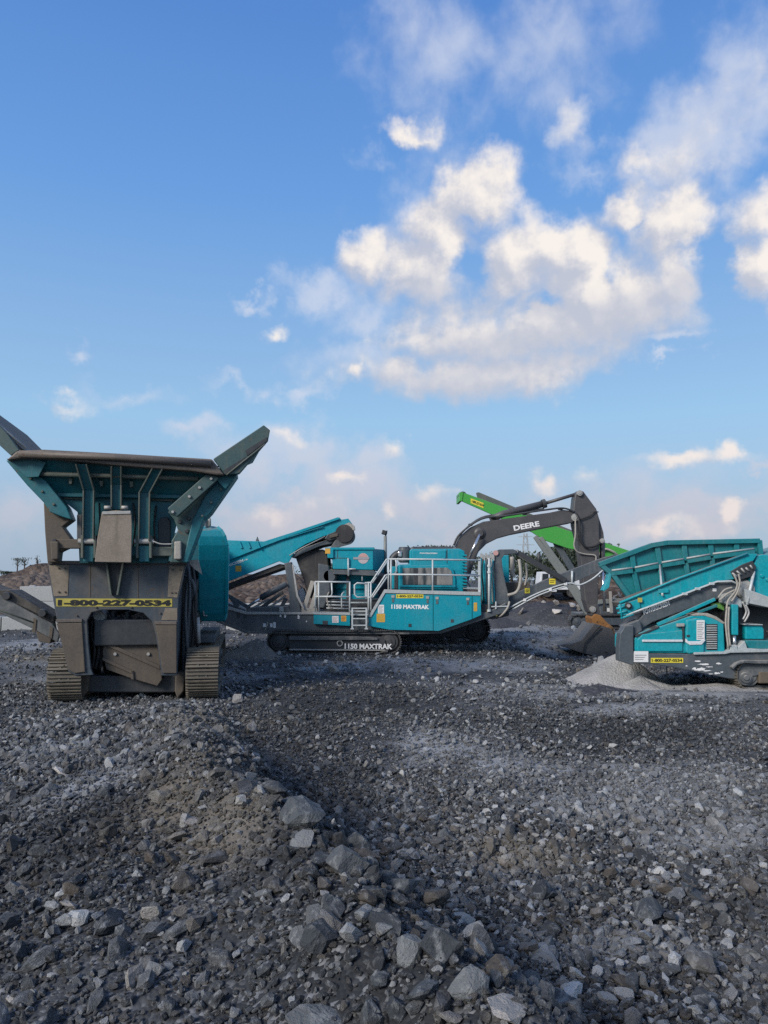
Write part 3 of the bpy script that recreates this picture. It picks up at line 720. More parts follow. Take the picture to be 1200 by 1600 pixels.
# hinges, cross tubes and flap
for a, b_, mt in (((90, 850), (128, 850), 'worn_brown'), ((235, 862), (272, 862), 'moss_steel'), ((128, 860), (236, 862), 'teal_old')):
    MB().beam(h(*a, -.18), h(*b_, -.18), .16, .15).build('cross_tube', mt, J, .015)
for xp in (128, 148, 214, 235):
    MB().slab(JF.pts(-.36, [(xp-2, 836), (xp+2, 836), (xp+2, 872), (xp-2, 872)]), (0, .28, 0)).build('hinge_lug', 'moss_steel', J, .008)
for xp in (138, 225):
    MB().wheel(h(xp, 846, -.3), (1, 0, 0), [(0, -.15), (.045, -.15), (.045, .15), (0, .15)], 14).build('hinge_pin', 'pale_steel', J)
    plate('hinge_bracket', 'teal_old', J, JF, -.28, [(xp-9, 852), (xp+9, 852), (xp+8, 878), (xp-8, 878)], .2, .015)
flap = plate('flap', 'tan_flap', J, JF, -.46, [(159, 800), (182, 797), (205, 800), (206, 820), (205, 879), (148, 878), (152, 842)], .035, .008)
plate('flap_bar', 'pale_steel', flap, JF, -.475, [(160, 799), (204, 798), (204, 803), (160, 804)], .05, .006)
for xp in (168, 195): MB().tube([h(xp-5, 793, -.43), h(xp+5, 793, -.43)], .03).build('flap_pin', 'pale_steel', flap)
MB().curve([h(240, 846, -.36), h(252, 850, -.36), h(270, 850, -.36)], .012).build('cable', 'pale_steel', J)
plate('inspection_door', 'black_steel', J, JF, -.10, [(247, 815), (252, 808), (262, 808), (266, 815), (266, 868), (247, 868)], .06, .012)
plate('control_box', 'worn_steel', J, JF, -.2, [(120, 804), (128, 804), (128, 843), (120, 843)], .15, .01)
# right-hand side: teal engine side cover, hoses and fittings
rows = [(822, 311, 333, 1.35), (824, 311, 341, 1.15), (829, 311, 347, 1.02), (838, 310, 352, .96), (852, 310, 355, .95), (875, 310, 355.5, 1.0), (905, 310, 355, 1.12), (935, 310, 354.5, 1.28), (958, 311, 354, 1.45), (971, 314, 352, 1.6)]
k = MB(); vs = []
for (y_, xl, xr, c) in rows:
    L_ = h(xl, y_, c); Rr = h(xr, y_, c); vs += [L_, Rr, Vector((Rr.x, 2.5, Rr.z)), Vector((L_.x, 2.5, L_.z))]
n_ = len(rows); k.add(vs, [[i*4+j, i*4+(j+1) % 4, (i+1)*4+(j+1) % 4, (i+1)*4+j] for i in range(n_-1) for j in range(4)]+[[0, 1, 2, 3], [(n_-1)*4+j for j in (3, 2, 1, 0)]])
k.build('engine_cover', 'teal', J, .02)
k = MB()
for (a, b_) in zip(rows[1:-1], rows[2:-1]): k.beam(h(a[2]-.5, a[0], a[3]-.015), h(b_[2]-.5, b_[0], b_[3]-.015), .05, .03, (0, 1, 0))
k.build('cover_edge', 'teal', J)
MB().tube([h(318, 955, 1.38), h(318, 962, 1.44), h(324, 962, 1.44)], .014).build('cover_handle', 'pale_steel', J)
MB().tube([h(318, 822, 1.1), h(319, 806, 1.1), h(325, 803, 1.1), h(328, 812, 1.1), h(328, 822, 1.1)], .02).build('grab_handle', 'pale_steel', J)
MB().wheel(h(324, 818, 1.2), (0, -1, 0), [(0, .06), (.06, .06), (.06, -.06), (0, -.06)], 14).build('work_lamp', 'pale_steel', J)
for k, (a, b_, c_) in enumerate((((292, 872), (297, 930), (290, 1040)), ((300, 880), (306, 940), (298, 1030)), ((296, 886), (290, 960), (296, 1048)), ((308, 905), (302, 960), (309, 1010)), ((287, 900), (303, 915), (306, 985)))):
    MB().curve([h(*a, .55), h(*b_, .45), h(*c_, .55)], .03).build('hose', 'hose_black' if k % 2 else 'gunmetal', J)
plate('guard_plate', 'gunmetal', J, JF, .6, [(284, 905), (300, 905), (306, 960), (298, 1040), (284, 1050)], .4, .02)
plate('corner_fin', 'beige_beam', J, JF, .1, [(291, 876), (310, 874), (316, 898), (305, 890)], .03, .004)
MB().tube([h(309, 965, .5), h(311, 1005, .5)], .03).build('strut', 'pale_steel', J)
# folded side conveyor reaching out to the left
sc_ = plate('side_conveyor', 'gunmetal_dusty', J, JF, .75, [(-60, 905), (0, 930), (40, 953), (82, 975), (93, 990), (90, 1004), (52, 983), (0, 958), (-60, 935)], .06, .012)
plate('conveyor_belt', 'belt', sc_, JF, .78, [(-60, 897), (0, 922), (14, 922), (84, 963), (84, 972), (40, 950), (0, 931), (-60, 908)], .75, .01)
plate('side_rail', 'gunmetal_dusty', sc_, JF, 1.55, [(-60, 893), (0, 919), (84, 960), (88, 985), (0, 945), (-60, 915)], .06, .01)
for xp, yp in ((10, 931), (66, 958)): MB().wheel(h(xp, yp, .72), (0, -1, 0), [(0, .03), (.06, .03), (.07, 0), (.07, -.1)], 14).build('idler_bracket', 'black_steel', sc_)
MB().tube([h(-40, 938, .74), h(53, 973, .74)], .012).build('edge_bead', 'moss_steel', sc_)
for xp in (52, 78): plate('joint_plate', 'worn_brown', sc_, JF, .735, [(xp, 965+(xp-52)*.5), (xp+5, 968+(xp-52)*.5), (xp+3, 990+(xp-52)*.3), (xp-2, 987+(xp-52)*.3)], .02, .004)
plate('conveyor_hopper', 'worn_brown', sc_, JF, .72, [(56, 986), (80, 998), (78, 1006), (60, 1002)], .4, .01)

# ------------------------------------------------------------------ cone crusher standing side-on behind
CF = Frame(at(540, 1022, 20.7).x, 20.7, 0.0, 0.0)
C = thing('cone_crusher', CF, 'teal tracked cone crusher standing side-on with railings, ladder and raised feed conveyor', 'crusher')
h = CF.hit
def cpl(name, mat, c, px, depth, bev=.01, root=None): return plate(name, mat, root or C, CF, c, px, depth, bev)
for c in (.28, 2.45):
    z = .33
    crawler(C, (h(437, 1004, c).x, c, z), (h(608, 1004, c).x, c, z), .30, .5, (0, 1, 0), .16, 'track_steel', 'black_steel', .025, .02)
fp = cpl('track_side_plate', 'black_steel', .06, [(452, 996), (596, 996), (602, 1000), (602, 1016), (452, 1015)], .3, .015)
cpl('side_plate_bead', 'pale_steel', .03, [(452, 1014), (602, 1015), (602, 1017), (452, 1016)], .05, .003, fp)
cpl('side_plate_ledge', 'gunmetal_dusty', .0, [(452, 995), (560, 995), (590, 997), (590, 1000), (452, 1000)], .34, .006, fp)
MB().wheel(h(531, 1005, .05), (0, -1, 0), [(.055, .02), (.085, .02), (.085, -.02)], 18).build('port_ring', 'pale_steel', fp)
lettering('1150 MAXTRAK', fp, 'ink_white', h(538.5, 1014, .052), h(613, 1014.5, .0), h(0, 1006, .05).z-h(0, 1014.5, .05).z, .04)
chs = cpl('chassis', 'gunmetal', .12, [(250, 925), (300, 938), (345, 948), (385, 958), (760, 957), (790, 942), (795, 955), (745, 972), (690, 990), (640, 991), (385, 989), (340, 971), (250, 940)], 2.4, .02)
cpl('chassis_flange', 'gunmetal_dusty', .09, [(338, 968), (386, 986), (640, 988), (640, 991), (385, 990), (338, 972)], .05, .004, chs)
cpl('chassis_top_lip', 'pale_steel', .08, [(345, 944), (385, 956), (490, 957), (490, 960), (384, 960), (345, 949)], .08, .004, chs)
for xp, w in ((372, 3), (383, 3)): cpl('stiffener', 'black_steel', .10, [(xp, 956), (xp+w, 957), (xp+w-2, 966), (xp-2, 965)], .03, .004, chs)
for (a, b_) in (((411, 974), (416, 980)), ((422, 974), (426, 980)), ((427, 972), (431, 981)), ((437, 960), (440, 964)), ((465, 960), (468, 967)), ((478, 970), (480, 972)), ((444, 960), (447, 965))):
    sticker(chs, CF, .11, a, b_, 'white_label', 'tag_plate')
MB().curve([h(413, 986, .07), h(417, 978, .05), h(418, 972, .07)], .012).build('hose', 'hose', chs)
lettering('C 1150', chs, 'ink_white', h(351, 953, .112), h(361, 953.4, .112), .04, .01)
# feed conveyor
fc = cpl('feed_conveyor', 'teal', .55, [(280, 915), (355, 874), (405, 852), (455, 833), (530, 808), (540, 819), (535, 831), (505, 838), (478, 850), (462, 860), (449, 882), (436, 877), (353, 910), (280, 940)], .07, .012)
cpl('far_side', 'teal', 2.05, [(280, 915), (355, 872), (405, 850), (455, 833), (530, 810), (540, 819), (500, 840), (436, 877), (353, 910), (280, 940)], .07, .01, fc)
cpl('belt', 'belt', .64, [(280, 925), (400, 868), (538, 822), (540, 830), (400, 880), (280, 935)], 1.4, .01, fc)
cpl('belly', 'rubber', .66, [(280, 945), (353, 913), (437, 881), (446, 886), (353, 919), (280, 952)], 1.35, .01, fc)
cpl('upper_flare', 'teal', .48, [(300, 842), (356, 844), (412, 846), (456, 832), (528, 808), (531, 811), (456, 837), (414, 853), (356, 876), (300, 900)], .05, .008, fc)
for xp in (372, 385, 400): cpl('flare_rib', 'teal', .44, [(xp, 846), (xp+3, 846), (xp+7, 856), (xp+4, 857)], .05, .004, fc)
MB().tube([h(353, 876, .5), h(420, 849, .5), h(505, 823, .5)], .016).build('edge_bead', 'teal', fc)
MB().tube([h(452, 868, .5), h(472, 856, .5), h(508, 838, .5)], .014).build('edge_bead', 'pale_steel', fc)
cpl('corner_lug', 'gunmetal', .5, [(399, 846), (402, 838), (405, 846), (405, 850), (399, 850)], .05, .006, fc)
cpl('under_frame', 'gunmetal', .6, [(452, 870), (475, 856), (520, 840), (540, 833), (545, 838), (535, 846), (500, 853), (470, 866), (458, 872)], 1.3, .015, fc)
MB().wheel(h(540, 836, 1.2), (0, -1, 0), [(0, .75), (.25, .75), (.25, -.75), (0, -.75)], 26).build('head_drum', 'rubber', fc)
cpl('drum_cover', 'gunmetal_dusty', .5, [(530, 835), (553, 828), (554, 842), (548, 850), (530, 855), (515, 857)], .06, .015, fc)
cpl('head_plate', 'teal', .5, [(533, 812), (544, 810), (550, 818), (550, 826), (536, 828)], .08, .01, fc)
cpl('belt_scraper', 'beige_beam', .46, [(537, 820), (546, 816), (554, 822), (555, 828), (544, 832), (538, 829)], .12, .015, fc)
cpl('motor_recess', 'black_steel', .47, [(512, 835), (525, 830), (535, 832), (532, 840), (515, 845), (507, 842)], .1, .015, fc)
cpl('hydraulic_motor', 'worn_brown', .42, [(515, 836), (528, 833), (528, 838), (515, 841)], .1, .012, fc)
lettering('POWERSCREEN', fc, 'ink_white', h(341, 891.5, .54), h(380.5, 877.5, .54), .075, .03)
lettering('1150', fc, 'ink_white', h(382, 876.6, .54), h(387, 874.8, .54), .04, .02)
sticker(fc, CF, .545, (368, 884), (377, 893), 'orange', 'warning_sticker')
cpl('conveyor_post', 'gunmetal', .5, [(444, 880), (455, 878), (460, 905), (468, 940), (470, 960), (452, 960), (452, 930)], .25, .015)
cpl('post_bead', 'pale_steel', .46, [(456, 882), (458, 882), (466, 930), (475, 950), (473, 951), (463, 932)], .05, .003)
cpl('conveyor_post', 'gunmetal', 1.9, [(444, 880), (455, 878), (468, 940), (470, 960), (452, 960), (452, 930)], .25, .015)
for dx in (0, 11): MB().beam(h(474+dx, 956, .6), h(489+dx, 908, .7), .12, .10, (0, 1, 0)).build('strut', 'beige_beam', C, .012)
cpl('strut_foot', 'beige_beam', .55, [(470, 950), (495, 950), (496, 959), (469, 959)], .3, .012)
MB().tube([h(408, 934, .5), h(448, 912, .5)], .085, 12).build('lift_cylinder', 'gunmetal', C)
MB().tube([h(384, 950, .5), h(410, 933, .5)], .04, 10).build('cylinder_rod', 'chrome', C)
for a, b_, r_ in (((390, 953), (420, 936), .03), ((420, 950), (445, 932), .03), ((400, 956), (442, 925), .05), ((430, 956), (446, 940), .03), ((355, 930), (390, 950), .05), ((352, 944), (382, 955), .05), ((362, 934), (372, 948), .06), ((440, 948), (447, 935), .05)):
    MB().beam(h(*a, .8), h(*b_, .8), r_*2, r_*2).build('link_bar', 'pale_steel' if r_ < .04 else 'gunmetal', C, .008)
cpl('dust_tray', 'gunmetal_dusty', .5, [(385, 950), (450, 947), (455, 957), (385, 957)], 1.6, .02)
cpl('valve_block', 'pale_steel', .45, [(436, 948), (443, 948), (443, 956), (436, 956)], .1, .01)
# crusher head: feed skirts, hopper box, ribbed bowl
cpl('rubber_skirt', 'rubber', .75, [(462, 872), (478, 862), (505, 858), (512, 870), (515, 905), (500, 932), (482, 935), (474, 905)], 1.2, .04)
cpl('drive_guard', 'gunmetal', .6, [(497, 880), (514, 884), (516, 925), (506, 950), (497, 950)], 1.0, .03)
MB().wheel(h(515, 900, .7), (0, -1, 0), [(0, .1), (.16, .1), (.2, .02), (.2, -.3)], 20).build('drive_pulley', 'gunmetal', C)
cpl('blue_drum', 'white_paint', .9, [(466, 922), (474, 918), (479, 930), (474, 942), (467, 940)], .3, .03)
hb = cpl('feed_box', 'teal', .5, [(518, 858), (583, 857), (583, 890.5), (520, 889)], 1.9, .015)
cpl('box_bolster', 'teal', .44, [(510, 858), (521, 858), (521, 872), (512, 872)], 1.9, .015, hb)
cpl('box_rim', 'teal', .46, [(508, 855.5), (585, 855), (585, 859), (508, 859)], 2.0, .01, hb)
cpl('box_seam', 'black_steel', .496, [(513, 871.5), (545, 871.5), (545, 872.5), (513, 872.5)], .01, 0, hb)
cpl('box_seam', 'black_steel', .496, [(527, 860), (528, 860), (528, 871.5), (527, 871.5)], .01, 0, hb)
em = MB().wheel(h(567.5, 872.5, .5), (0, -1, 0), [(0, .006), (.145, .006), (.145, -.004)], 30).build('emblem', 'lilac_disc', C)
MB().add([h(x_, y_, .490) for x_, y_ in ((561, 870), (574, 870), (572, 866), (567.5, 864.3), (563, 866))], [[0, 1, 2, 3, 4]]).build('emblem_half', 'pink', em)
cpl('emblem_band', 'ink_grey', .486, [(552, 870.6), (577, 870.6), (577, 874), (552, 874)], .003, 0, em)
sticker(hb, CF, .435, (508, 857), (516, 865), 'orange', 'warning_sticker')
cpl('box_lip', 'gunmetal', .52, [(522, 890), (584, 891), (588, 896), (590, 900), (520, 897)], 1.7, .01)
cc = h(553, 930, 1.55); k = MB()
pr = [(0, .72), (.62, .72), (.62, .62), (.66, .58), (.66, .48), (.60, .46), (.60, .34), (.68, .32), (.68, .2), (.62, .18), (.62, .06), (.70, .04), (.70, -.1), (.64, -.12), (.64, -.3), (.5, -.5), (0, -.5)]
k.wheel((cc.x, cc.y, cc.z), (0, 0, 1), pr, 40).build('crusher_bowl', 'teal', C)
cpl('column', 'black_steel', .75, [(541, 880), (546, 880), (546, 940), (541, 940)], .12, .015)
MB().tube([h(544, 872, .45), h(544.5, 900, .45)], .022).build('pipe', 'rail', C)
MB().tube([h(545, 889, .45), h(556, 889, .45)], .02).build('pipe', 'rail', C)
MB().tube([h(566, 893, .6), h(566, 908, .6)], .02).build('pipe', 'rail', C)
MB().curve([h(514, 925, .5), h(511, 935, .5), h(514, 948, .5), h(520, 950, .5)], .02).build('hose', 'hose', C)
MB().curve([h(538, 925, .5), h(534, 930, .45), h(534, 950, .5)], .02).build('hose', 'rail', C)
for y_ in (940, 945, 950): MB().tube([h(510, y_, .6), h(545, y_+1, .6)], .018).build('pipe', 'rail', C)
cpl('machine_deck', 'black_steel', .7, [(505, 936), (600, 936), (600, 958), (505, 958)], 1.5, .02)
# light mast
MB().slab([h(583, 857.5, .52), h(604, 859, 2.3), h(604, 897, 2.3), h(583, 890, .52)], (-.05, 0, 0)).build('box_side', 'teal', C, .01)
ml = MB(); ml.tube([h(602, 896, 2.0), h(602, 838, 2.0)], [.055, .05], 10)
mast = ml.build('light_mast', 'grey_truss', C)
MB().box(h(600, 832, 2.0), (.13, .16, .13), Matrix.Rotation(.3, 3, 'Y')).build('lamp_head', 'black_steel', mast, .02)
MB().tube([h(602, 839, 2.0), h(604, 833, 2.0), h(604.5, 829, 2.0)], .02).build('lamp_arm', 'black_steel', mast)
# walkway skirt, deck edge and side panels
sk = cpl('walkway_skirt', 'teal', .0, [(490, 960), (547, 961), (547, 978), (490, 975)], .08, .008)
cpl('step_notch', 'black_steel', -.01, [(504, 970), (512, 970), (512, 976), (504, 976)], .02, 0, sk)
p_ = sticker(C, CF, -.006, (519, 962.5), (529, 973), 'white_label', 'notice'); print_rows(p_, CF, -.009, (520, 964), (528, 972), 5, 'pink')
p_ = sticker(C, CF, -.006, (533, 962), (541, 971), 'orange', 'warning_sticker'); print_rows(p_, CF, -.009, (534, 963), (540, 970), 3, 'red')
cpl('walkway_deck', 'deck_edge', -.02, [(489, 957), (547, 958), (547, 961), (489, 960)], .75, .004)
pn = cpl('side_panel', 'teal', .0, [(576, 978), (576, 964), (600, 927), (676.6, 928), (676.6, 985.5), (608, 984)], .06, .006)
pn2 = cpl('side_panel', 'teal', .0, [(677.4, 928), (737.5, 930), (737.5, 967.5), (685, 986), (677.4, 985.5)], .06, .006)
cpl('end_panel', 'teal', .0, [(738.4, 930), (751, 930.5), (752, 961), (738.4, 967)], .06, .006)
cpl('panel_trim', 'deck_edge', -.03, [(575, 964), (600.5, 921), (751, 925), (751, 930.4), (602, 926.6), (580, 964)], .12, .004)
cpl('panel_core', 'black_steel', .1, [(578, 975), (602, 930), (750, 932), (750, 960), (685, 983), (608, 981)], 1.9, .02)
for xp, yp, pr_ in ((614, 932, pn), (668, 933.5, pn), (683, 934.5, pn2), (731, 936, pn2)):
    sticker(pr_, CF, -.02, (xp-2.4, yp-2), (xp+2.4, yp+2), 'pale_steel', 'hinge', thick=.02)
    sticker(pr_, CF, -.012, (xp-1.6, yp+3.5), (xp+1.6, yp+9), 'gunmetal_dusty', 'hinge_leaf', thick=.012)
for xp, yp, pr_ in ((640.5, 977, pn), (706.5, 970, pn2)): sticker(pr_, CF, -.012, (xp-2.2, yp-2.4), (xp+2.2, yp+2.4), 'black_steel', 'latch', thick=.014)
sticker(C, CF, -.006, (619, 928.6), (661.5, 934.6), 'yellow', 'phone_sticker', '1-800-227-0534', 'ink_black', .03, (.03, .2))
lettering('1150 MAXTRAK', pn, 'ink_white', h(611.5, 951.2, -.004), h(670.5, 952.0, -.004), h(0, 944.4, 0).z-h(0, 951.2, 0).z, .045)
p_ = sticker(C, CF, -.006, (590.5, 945), (600, 958.5), 'white_label', 'notice'); print_rows(p_, CF, -.009, (591.5, 946.5), (599, 957.5), 6)
p_ = sticker(C, CF, -.006, (588.5, 959), (601.5, 972), 'orange', 'warning_sticker'); print_rows(p_, CF, -.009, (590, 961), (600, 970.5), 4, 'yellow_old')
p_ = sticker(C, CF, -.006, (740.3, 941.5), (745.4, 955), 'orange', 'warning_sticker'); print_rows(p_, CF, -.009, (741, 943), (744.8, 954), 5, 'yellow_old')
# engine canopy with its long window
en = cpl('engine_canopy', 'teal', .55, [(622.5, 882), (640, 881.5), (640, 860), (643, 857.5), (718, 857), (726, 861), (727, 875), (724, 925), (622.5, 922)], 1.7, .03)
wf = cpl('window_frame', 'teal', .50, [(624, 884), (700, 883), (709, 890), (712, 904), (712, 921), (624, 920)], .06, .02)
cpl('window', 'glass', .485, [(629, 887.5), (699, 887), (705, 892), (707, 900), (707, 914), (629, 913.5)], .02, .004, wf)
for xp in (650, 679): cpl('mullion', 'black_steel', .475, [(xp-2.5, 887.5), (xp+3, 887.5), (xp+3, 913.5), (xp-2.5, 913.5)], .012, .002, wf)
cpl('sill', 'teal', .46, [(624, 914.5), (712, 915), (712, 918), (624, 917)], .06, .006, wf)
cpl('roof_panel', 'teal', .52, [(644, 860), (697, 859.5), (697, 872), (690, 875), (652, 875), (644, 872)], .04, .02, en)
cpl('roof_seam', 'black_steel', .544, [(698, 858), (699, 858), (699, 880), (698, 880)], .01, 0, en)
lettering('POWERSCREEN', en, 'ink_white', h(656, 865.3, .515), h(683, 865.5, .515), .035, .03)
for yp in range(866, 918, 5): cpl('louvre', 'teal', .50, [(722, yp), (729.5, yp+.5), (729.5, yp+3), (722, yp+2.2)], 1.2, .003, en)
for xp in (652, 690): cpl('grab_recess', 'black_steel', .54, [(xp-4, 872), (xp+4, 872), (xp+3, 875), (xp-3, 875)], .02, 0, en)
cpl('side_column', 'teal', .6, [(612, 885), (622, 885), (622, 921), (612, 920)], .8, .02)
cpl('dark_column', 'black_steel', .58, [(616, 893), (622, 893), (622, 920), (616, 920)], .1, .01)
ac = MB().wheel(h(632, 867, 1.0), (0, 0, 1), [(0, .2), (.16, .2), (.175, .15), (.175, -.18), (.12, -.22), (0, -.22)], 24).build('air_cleaner', 'gunmetal', C)
MB().wheel(h(632, 856.5, 1.0), (0, 0, 1), [(0, .035), (.15, .03), (.17, -.01), (0, -.03)], 20).build('air_cleaner_cap', 'black_steel', ac)
MB().curve([h(612, 890, 1.0), h(613, 874, 1.0), h(620, 866, 1.0), h(628, 864, 1.0)], .1, 12).build('intake_duct', 'black_steel', C)
MB().box(h(625, 866, .85), (.12, .1, .16)).build('intake_fitting', 'chrome', C, .03)
cpl('rear_deck', 'deck_edge', .5, [(724, 917), (748, 918), (748, 921), (724, 920)], 1.2, .004)
# railings
def rail(c, runs, name='railing', r=.023):
    m = MB()
    for run in runs:
        if len(run) == 2: m.tube(CF.pts(c, run), r)
        else: m.tube(CF.pts(c, run), r)
    return m.build(name, 'rail', C)
rail(.03, [[(492, 909), (547, 909.5)], [(492, 932), (547, 932.5)]], 'railing')
for xp, a, b_ in ((492.5, 909, 958), (498, 909, 957), (546.5, 909, 960)): rail(.03, [[(xp, a), (xp, b_)]], 'rail_post')
rail(.5, [[(518, 910), (519, 926), (518, 931), (514, 932)]], 'railing')
rail(.03, [[(574, 912), (558, 911), (554, 914), (554, 929), (558, 933), (574, 933)]], 'gate_loop')
cpl('gate_panel', 'rail', .02, [(570, 909.5), (574, 909.5), (574, 935), (570, 935)], .03, .003)
for xp, a, b_ in ((575.8, 910, 962), (579.5, 910, 955)): rail(.03, [[(xp, a), (xp, b_)]], 'rail_post')
rail(.03, [[(574, 910.5), (580, 910), (604, 874), (608, 873.5)]], 'stair_rail')
rail(.6, [[(574, 910.5), (582, 910.5), (605, 877)]], 'stair_rail')
rail(.03, [[(574, 933.5), (580, 933), (602, 899), (607, 897.5)]], 'stair_rail')
rail(.6, [[(576, 934), (583, 933), (605, 901)]], 'stair_rail')
rail(.03, [[(607, 873.5), (676, 874), (749.5, 875.5)]]); rail(.03, [[(607, 897.5), (676, 898), (749.5, 899.5)]])
for xp, a, b_ in ((607, 873, 922), (611, 873.5, 922), (676, 873.8, 926)): rail(.03, [[(xp, a), (xp, b_)]], 'rail_post')
cpl('corner_post', 'rail', .02, [(747.3, 873), (751, 873), (751, 927), (747.3, 927)], .06, .004)
rail(.35, [[(618, 874), (619.5, 880), (619.5, 893), (617, 897)]], 'railing')
rail(2.2, [[(700, 897), (748, 898)], [(725, 899), (735, 917)]], 'railing')
# ladder and steps
ld = MB()
for xp in (550.5, 572.5): ld.beam(h(xp, 949.5, -.10), h(xp, 982, -.10), .045, .05, (0, 1, 0))
ld = ld.build('ladder', 'rail', C, .004)
for yp in (950.5, 966.5, 977): MB().beam(h(550, yp, -.10), h(573, yp, -.10), .06, .03).build('rung', 'rail', ld, .004)
for xp in (550.5, 572.5): MB().box(h(xp, 982.5, -.10), (.09, .1, .03)).build('ladder_foot', 'rail', ld, .005)
for yp, c in ((960.5, .1), (955, .25), (941.5, .45)): MB().beam(h(548, yp, c), h(575, yp, c), .2, .035).build('step', 'deck_edge', C, .005)
# rear end: hydraulics, hoses, A-frame and discharge conveyor
cpl('valve_bank', 'teal', .35, [(753, 872), (760, 866), (770, 868), (772, 945), (755, 945)], .35, .02)
vb = MB()
for i in range(9):
    x_ = 752+i*2.4; vb.box(h(x_, 868+(i % 3)*2, .3), (.04, .1, .14))
vb.build('valve_levers', 'pale_steel', C, .006)
for i, xp in enumerate((754, 757, 760, 768, 770.5)):
    MB().curve([h(xp, 873, .28), h(xp+(1.5 if i % 2 else -1), 895, .2), h(xp+1.2, 920, .25), h(xp+2, 942, .3)], .022).build('hose', ('hose_black', 'teal', 'gunmetal', 'hose', 'teal')[i], C)
MB().tube([h(764.3, 872, .1), h(764.3, 955, .1)], .035, 10).build('stand_pipe', 'rail', C)
for yp in (884, 894, 954): MB().wheel(h(764.3, yp, .1), (0, 0, 1), [(0, -.03), (.055, -.03), (.055, .03), (0, .03)], 12).build('pipe_clamp', 'rail', C)
for c in (.3, 2.1): cpl('a_frame', 'gunmetal', c, [(772, 868), (774, 861), (780, 858.5), (802, 858), (808, 861), (806, 865), (788, 867), (784, 873), (786, 892), (791, 915), (795, 930), (795.5, 948), (772.5, 948)], .1, .015)
cpl('end_tank', 'teal', 1.2, [(783, 868), (795, 867), (796, 912), (789, 918)], .6, .02)
MB().wheel(h(774.5, 864, .28), (0, -1, 0), [(0, .03), (.07, .03), (.07, -.05)], 16).build('beacon', 'pink', C)
MB().curve([h(811, 874, .3), h(813.5, 895, .25), h(812, 915, .25), h(806, 926, .3), h(793, 930, .3)], .045, 9).build('hose', 'hose', C)
MB().curve([h(800, 870, .9), h(801, 895, .9), h(803, 902, .9)], .06, 9).build('hose', 'hose', C)
MB().curve([h(822, 880, .9), h(823, 900, .9), h(820, 915, .9)], .03, 9).build('hose', 'hose', C)
MB().box(h(806, 918, 1.2), (.7, .6, .3)).build('pump_box', 'worn_brown', C, .03)
MB().curve([h(796, 940, .15), h(793, 950, .1), h(785, 960, .15), h(775, 966, .3)], .03).build('hose', 'hose', C)
cpl('rear_cross_pipe', 'rail', .08, [(768, 947), (795, 946.5), (795, 948.5), (768, 949)], .05, .01)
cpl('rear_cross_pipe', 'rail', .08, [(774, 940), (776, 940), (776, 952), (774, 952)], .05, .01)
cpl('rear_box', 'black_steel', .2, [(752, 945), (795, 942), (796, 962), (770, 968), (752, 965)], 1.8, .02)
p_ = sticker(C, CF, .14, (761, 953), (777, 962.5), 'yellow_old', 'warning_sticker', thick=.05)
dc = cpl('discharge_conveyor', 'gunmetal', .55, [(783, 948), (800, 929), (862, 902), (935, 874), (962, 866), (966, 876), (942, 891), (890, 912), (845, 927), (792, 956)], .07, .01)
cpl('belt', 'belt', .64, [(790, 944), (862, 906), (962, 868), (963, 873), (862, 914), (792, 952)], 1.1, .01, dc)
cpl('far_side', 'gunmetal', 1.75, [(783, 948), (800, 929), (862, 902), (935, 874), (962, 866), (966, 876), (942, 891), (890, 912), (845, 927), (792, 956)], .07, .01, dc)
cpl('lower_flange', 'black_steel', .5, [(792, 953), (845, 925), (887, 910), (889, 914), (845, 930), (793, 958)], .1, .006, dc)
MB().curve([h(794, 951, .46), h(840, 927, .46), h(886, 911.5, .46), h(905, 914, .46), h(925, 905, .46), h(942, 891, .46)], .022, 8).build('pipe', 'rail', dc)
MB().curve([h(796, 955, .46), h(842, 930, .46), h(888, 914.5, .46)], .022, 8).build('pipe', 'rail', dc)
for xp, yp in ((820, 937.5), (860, 921.5), (884, 912)): MB().box(h(xp, yp, .44), (.08, .04, .08)).build('pipe_clamp', 'white_label', dc, .01)
MB().tube([h(894, 892, .5), h(894, 914, .5)], .03).build('bracket', 'rail', dc)
for a, b_ in (((820, 919), (828, 927)), ((858, 904), (868, 913))):
    p_ = sticker(C, CF, .545, a, b_, 'yellow', 'warning_sticker'); print_rows(p_, CF, .541, (a[0]+1, a[1]+2), (b_[0]-1, b_[1]-2), 2, 'ink_black')
for c in (.42, 1.9):
    MB().beam(h(806, 862, c), h(884, 907, c), .07, .14).build('link_arm', 'black_steel', C, .01)
    MB().tube([h(807, 866, c), h(882, 909, c)], .03).build('cylinder_rod', 'grey_truss', C)
MB().wheel(h(806, 862, .38), (0, -1, 0), [(0, .03), (.06, .03), (.06, -.05)], 14).build('pin', 'pale_steel', C)
MB().tube([h(842, 864, 1.2), h(842, 880, 1.2)], .05).build('exhaust', 'black_steel', C)
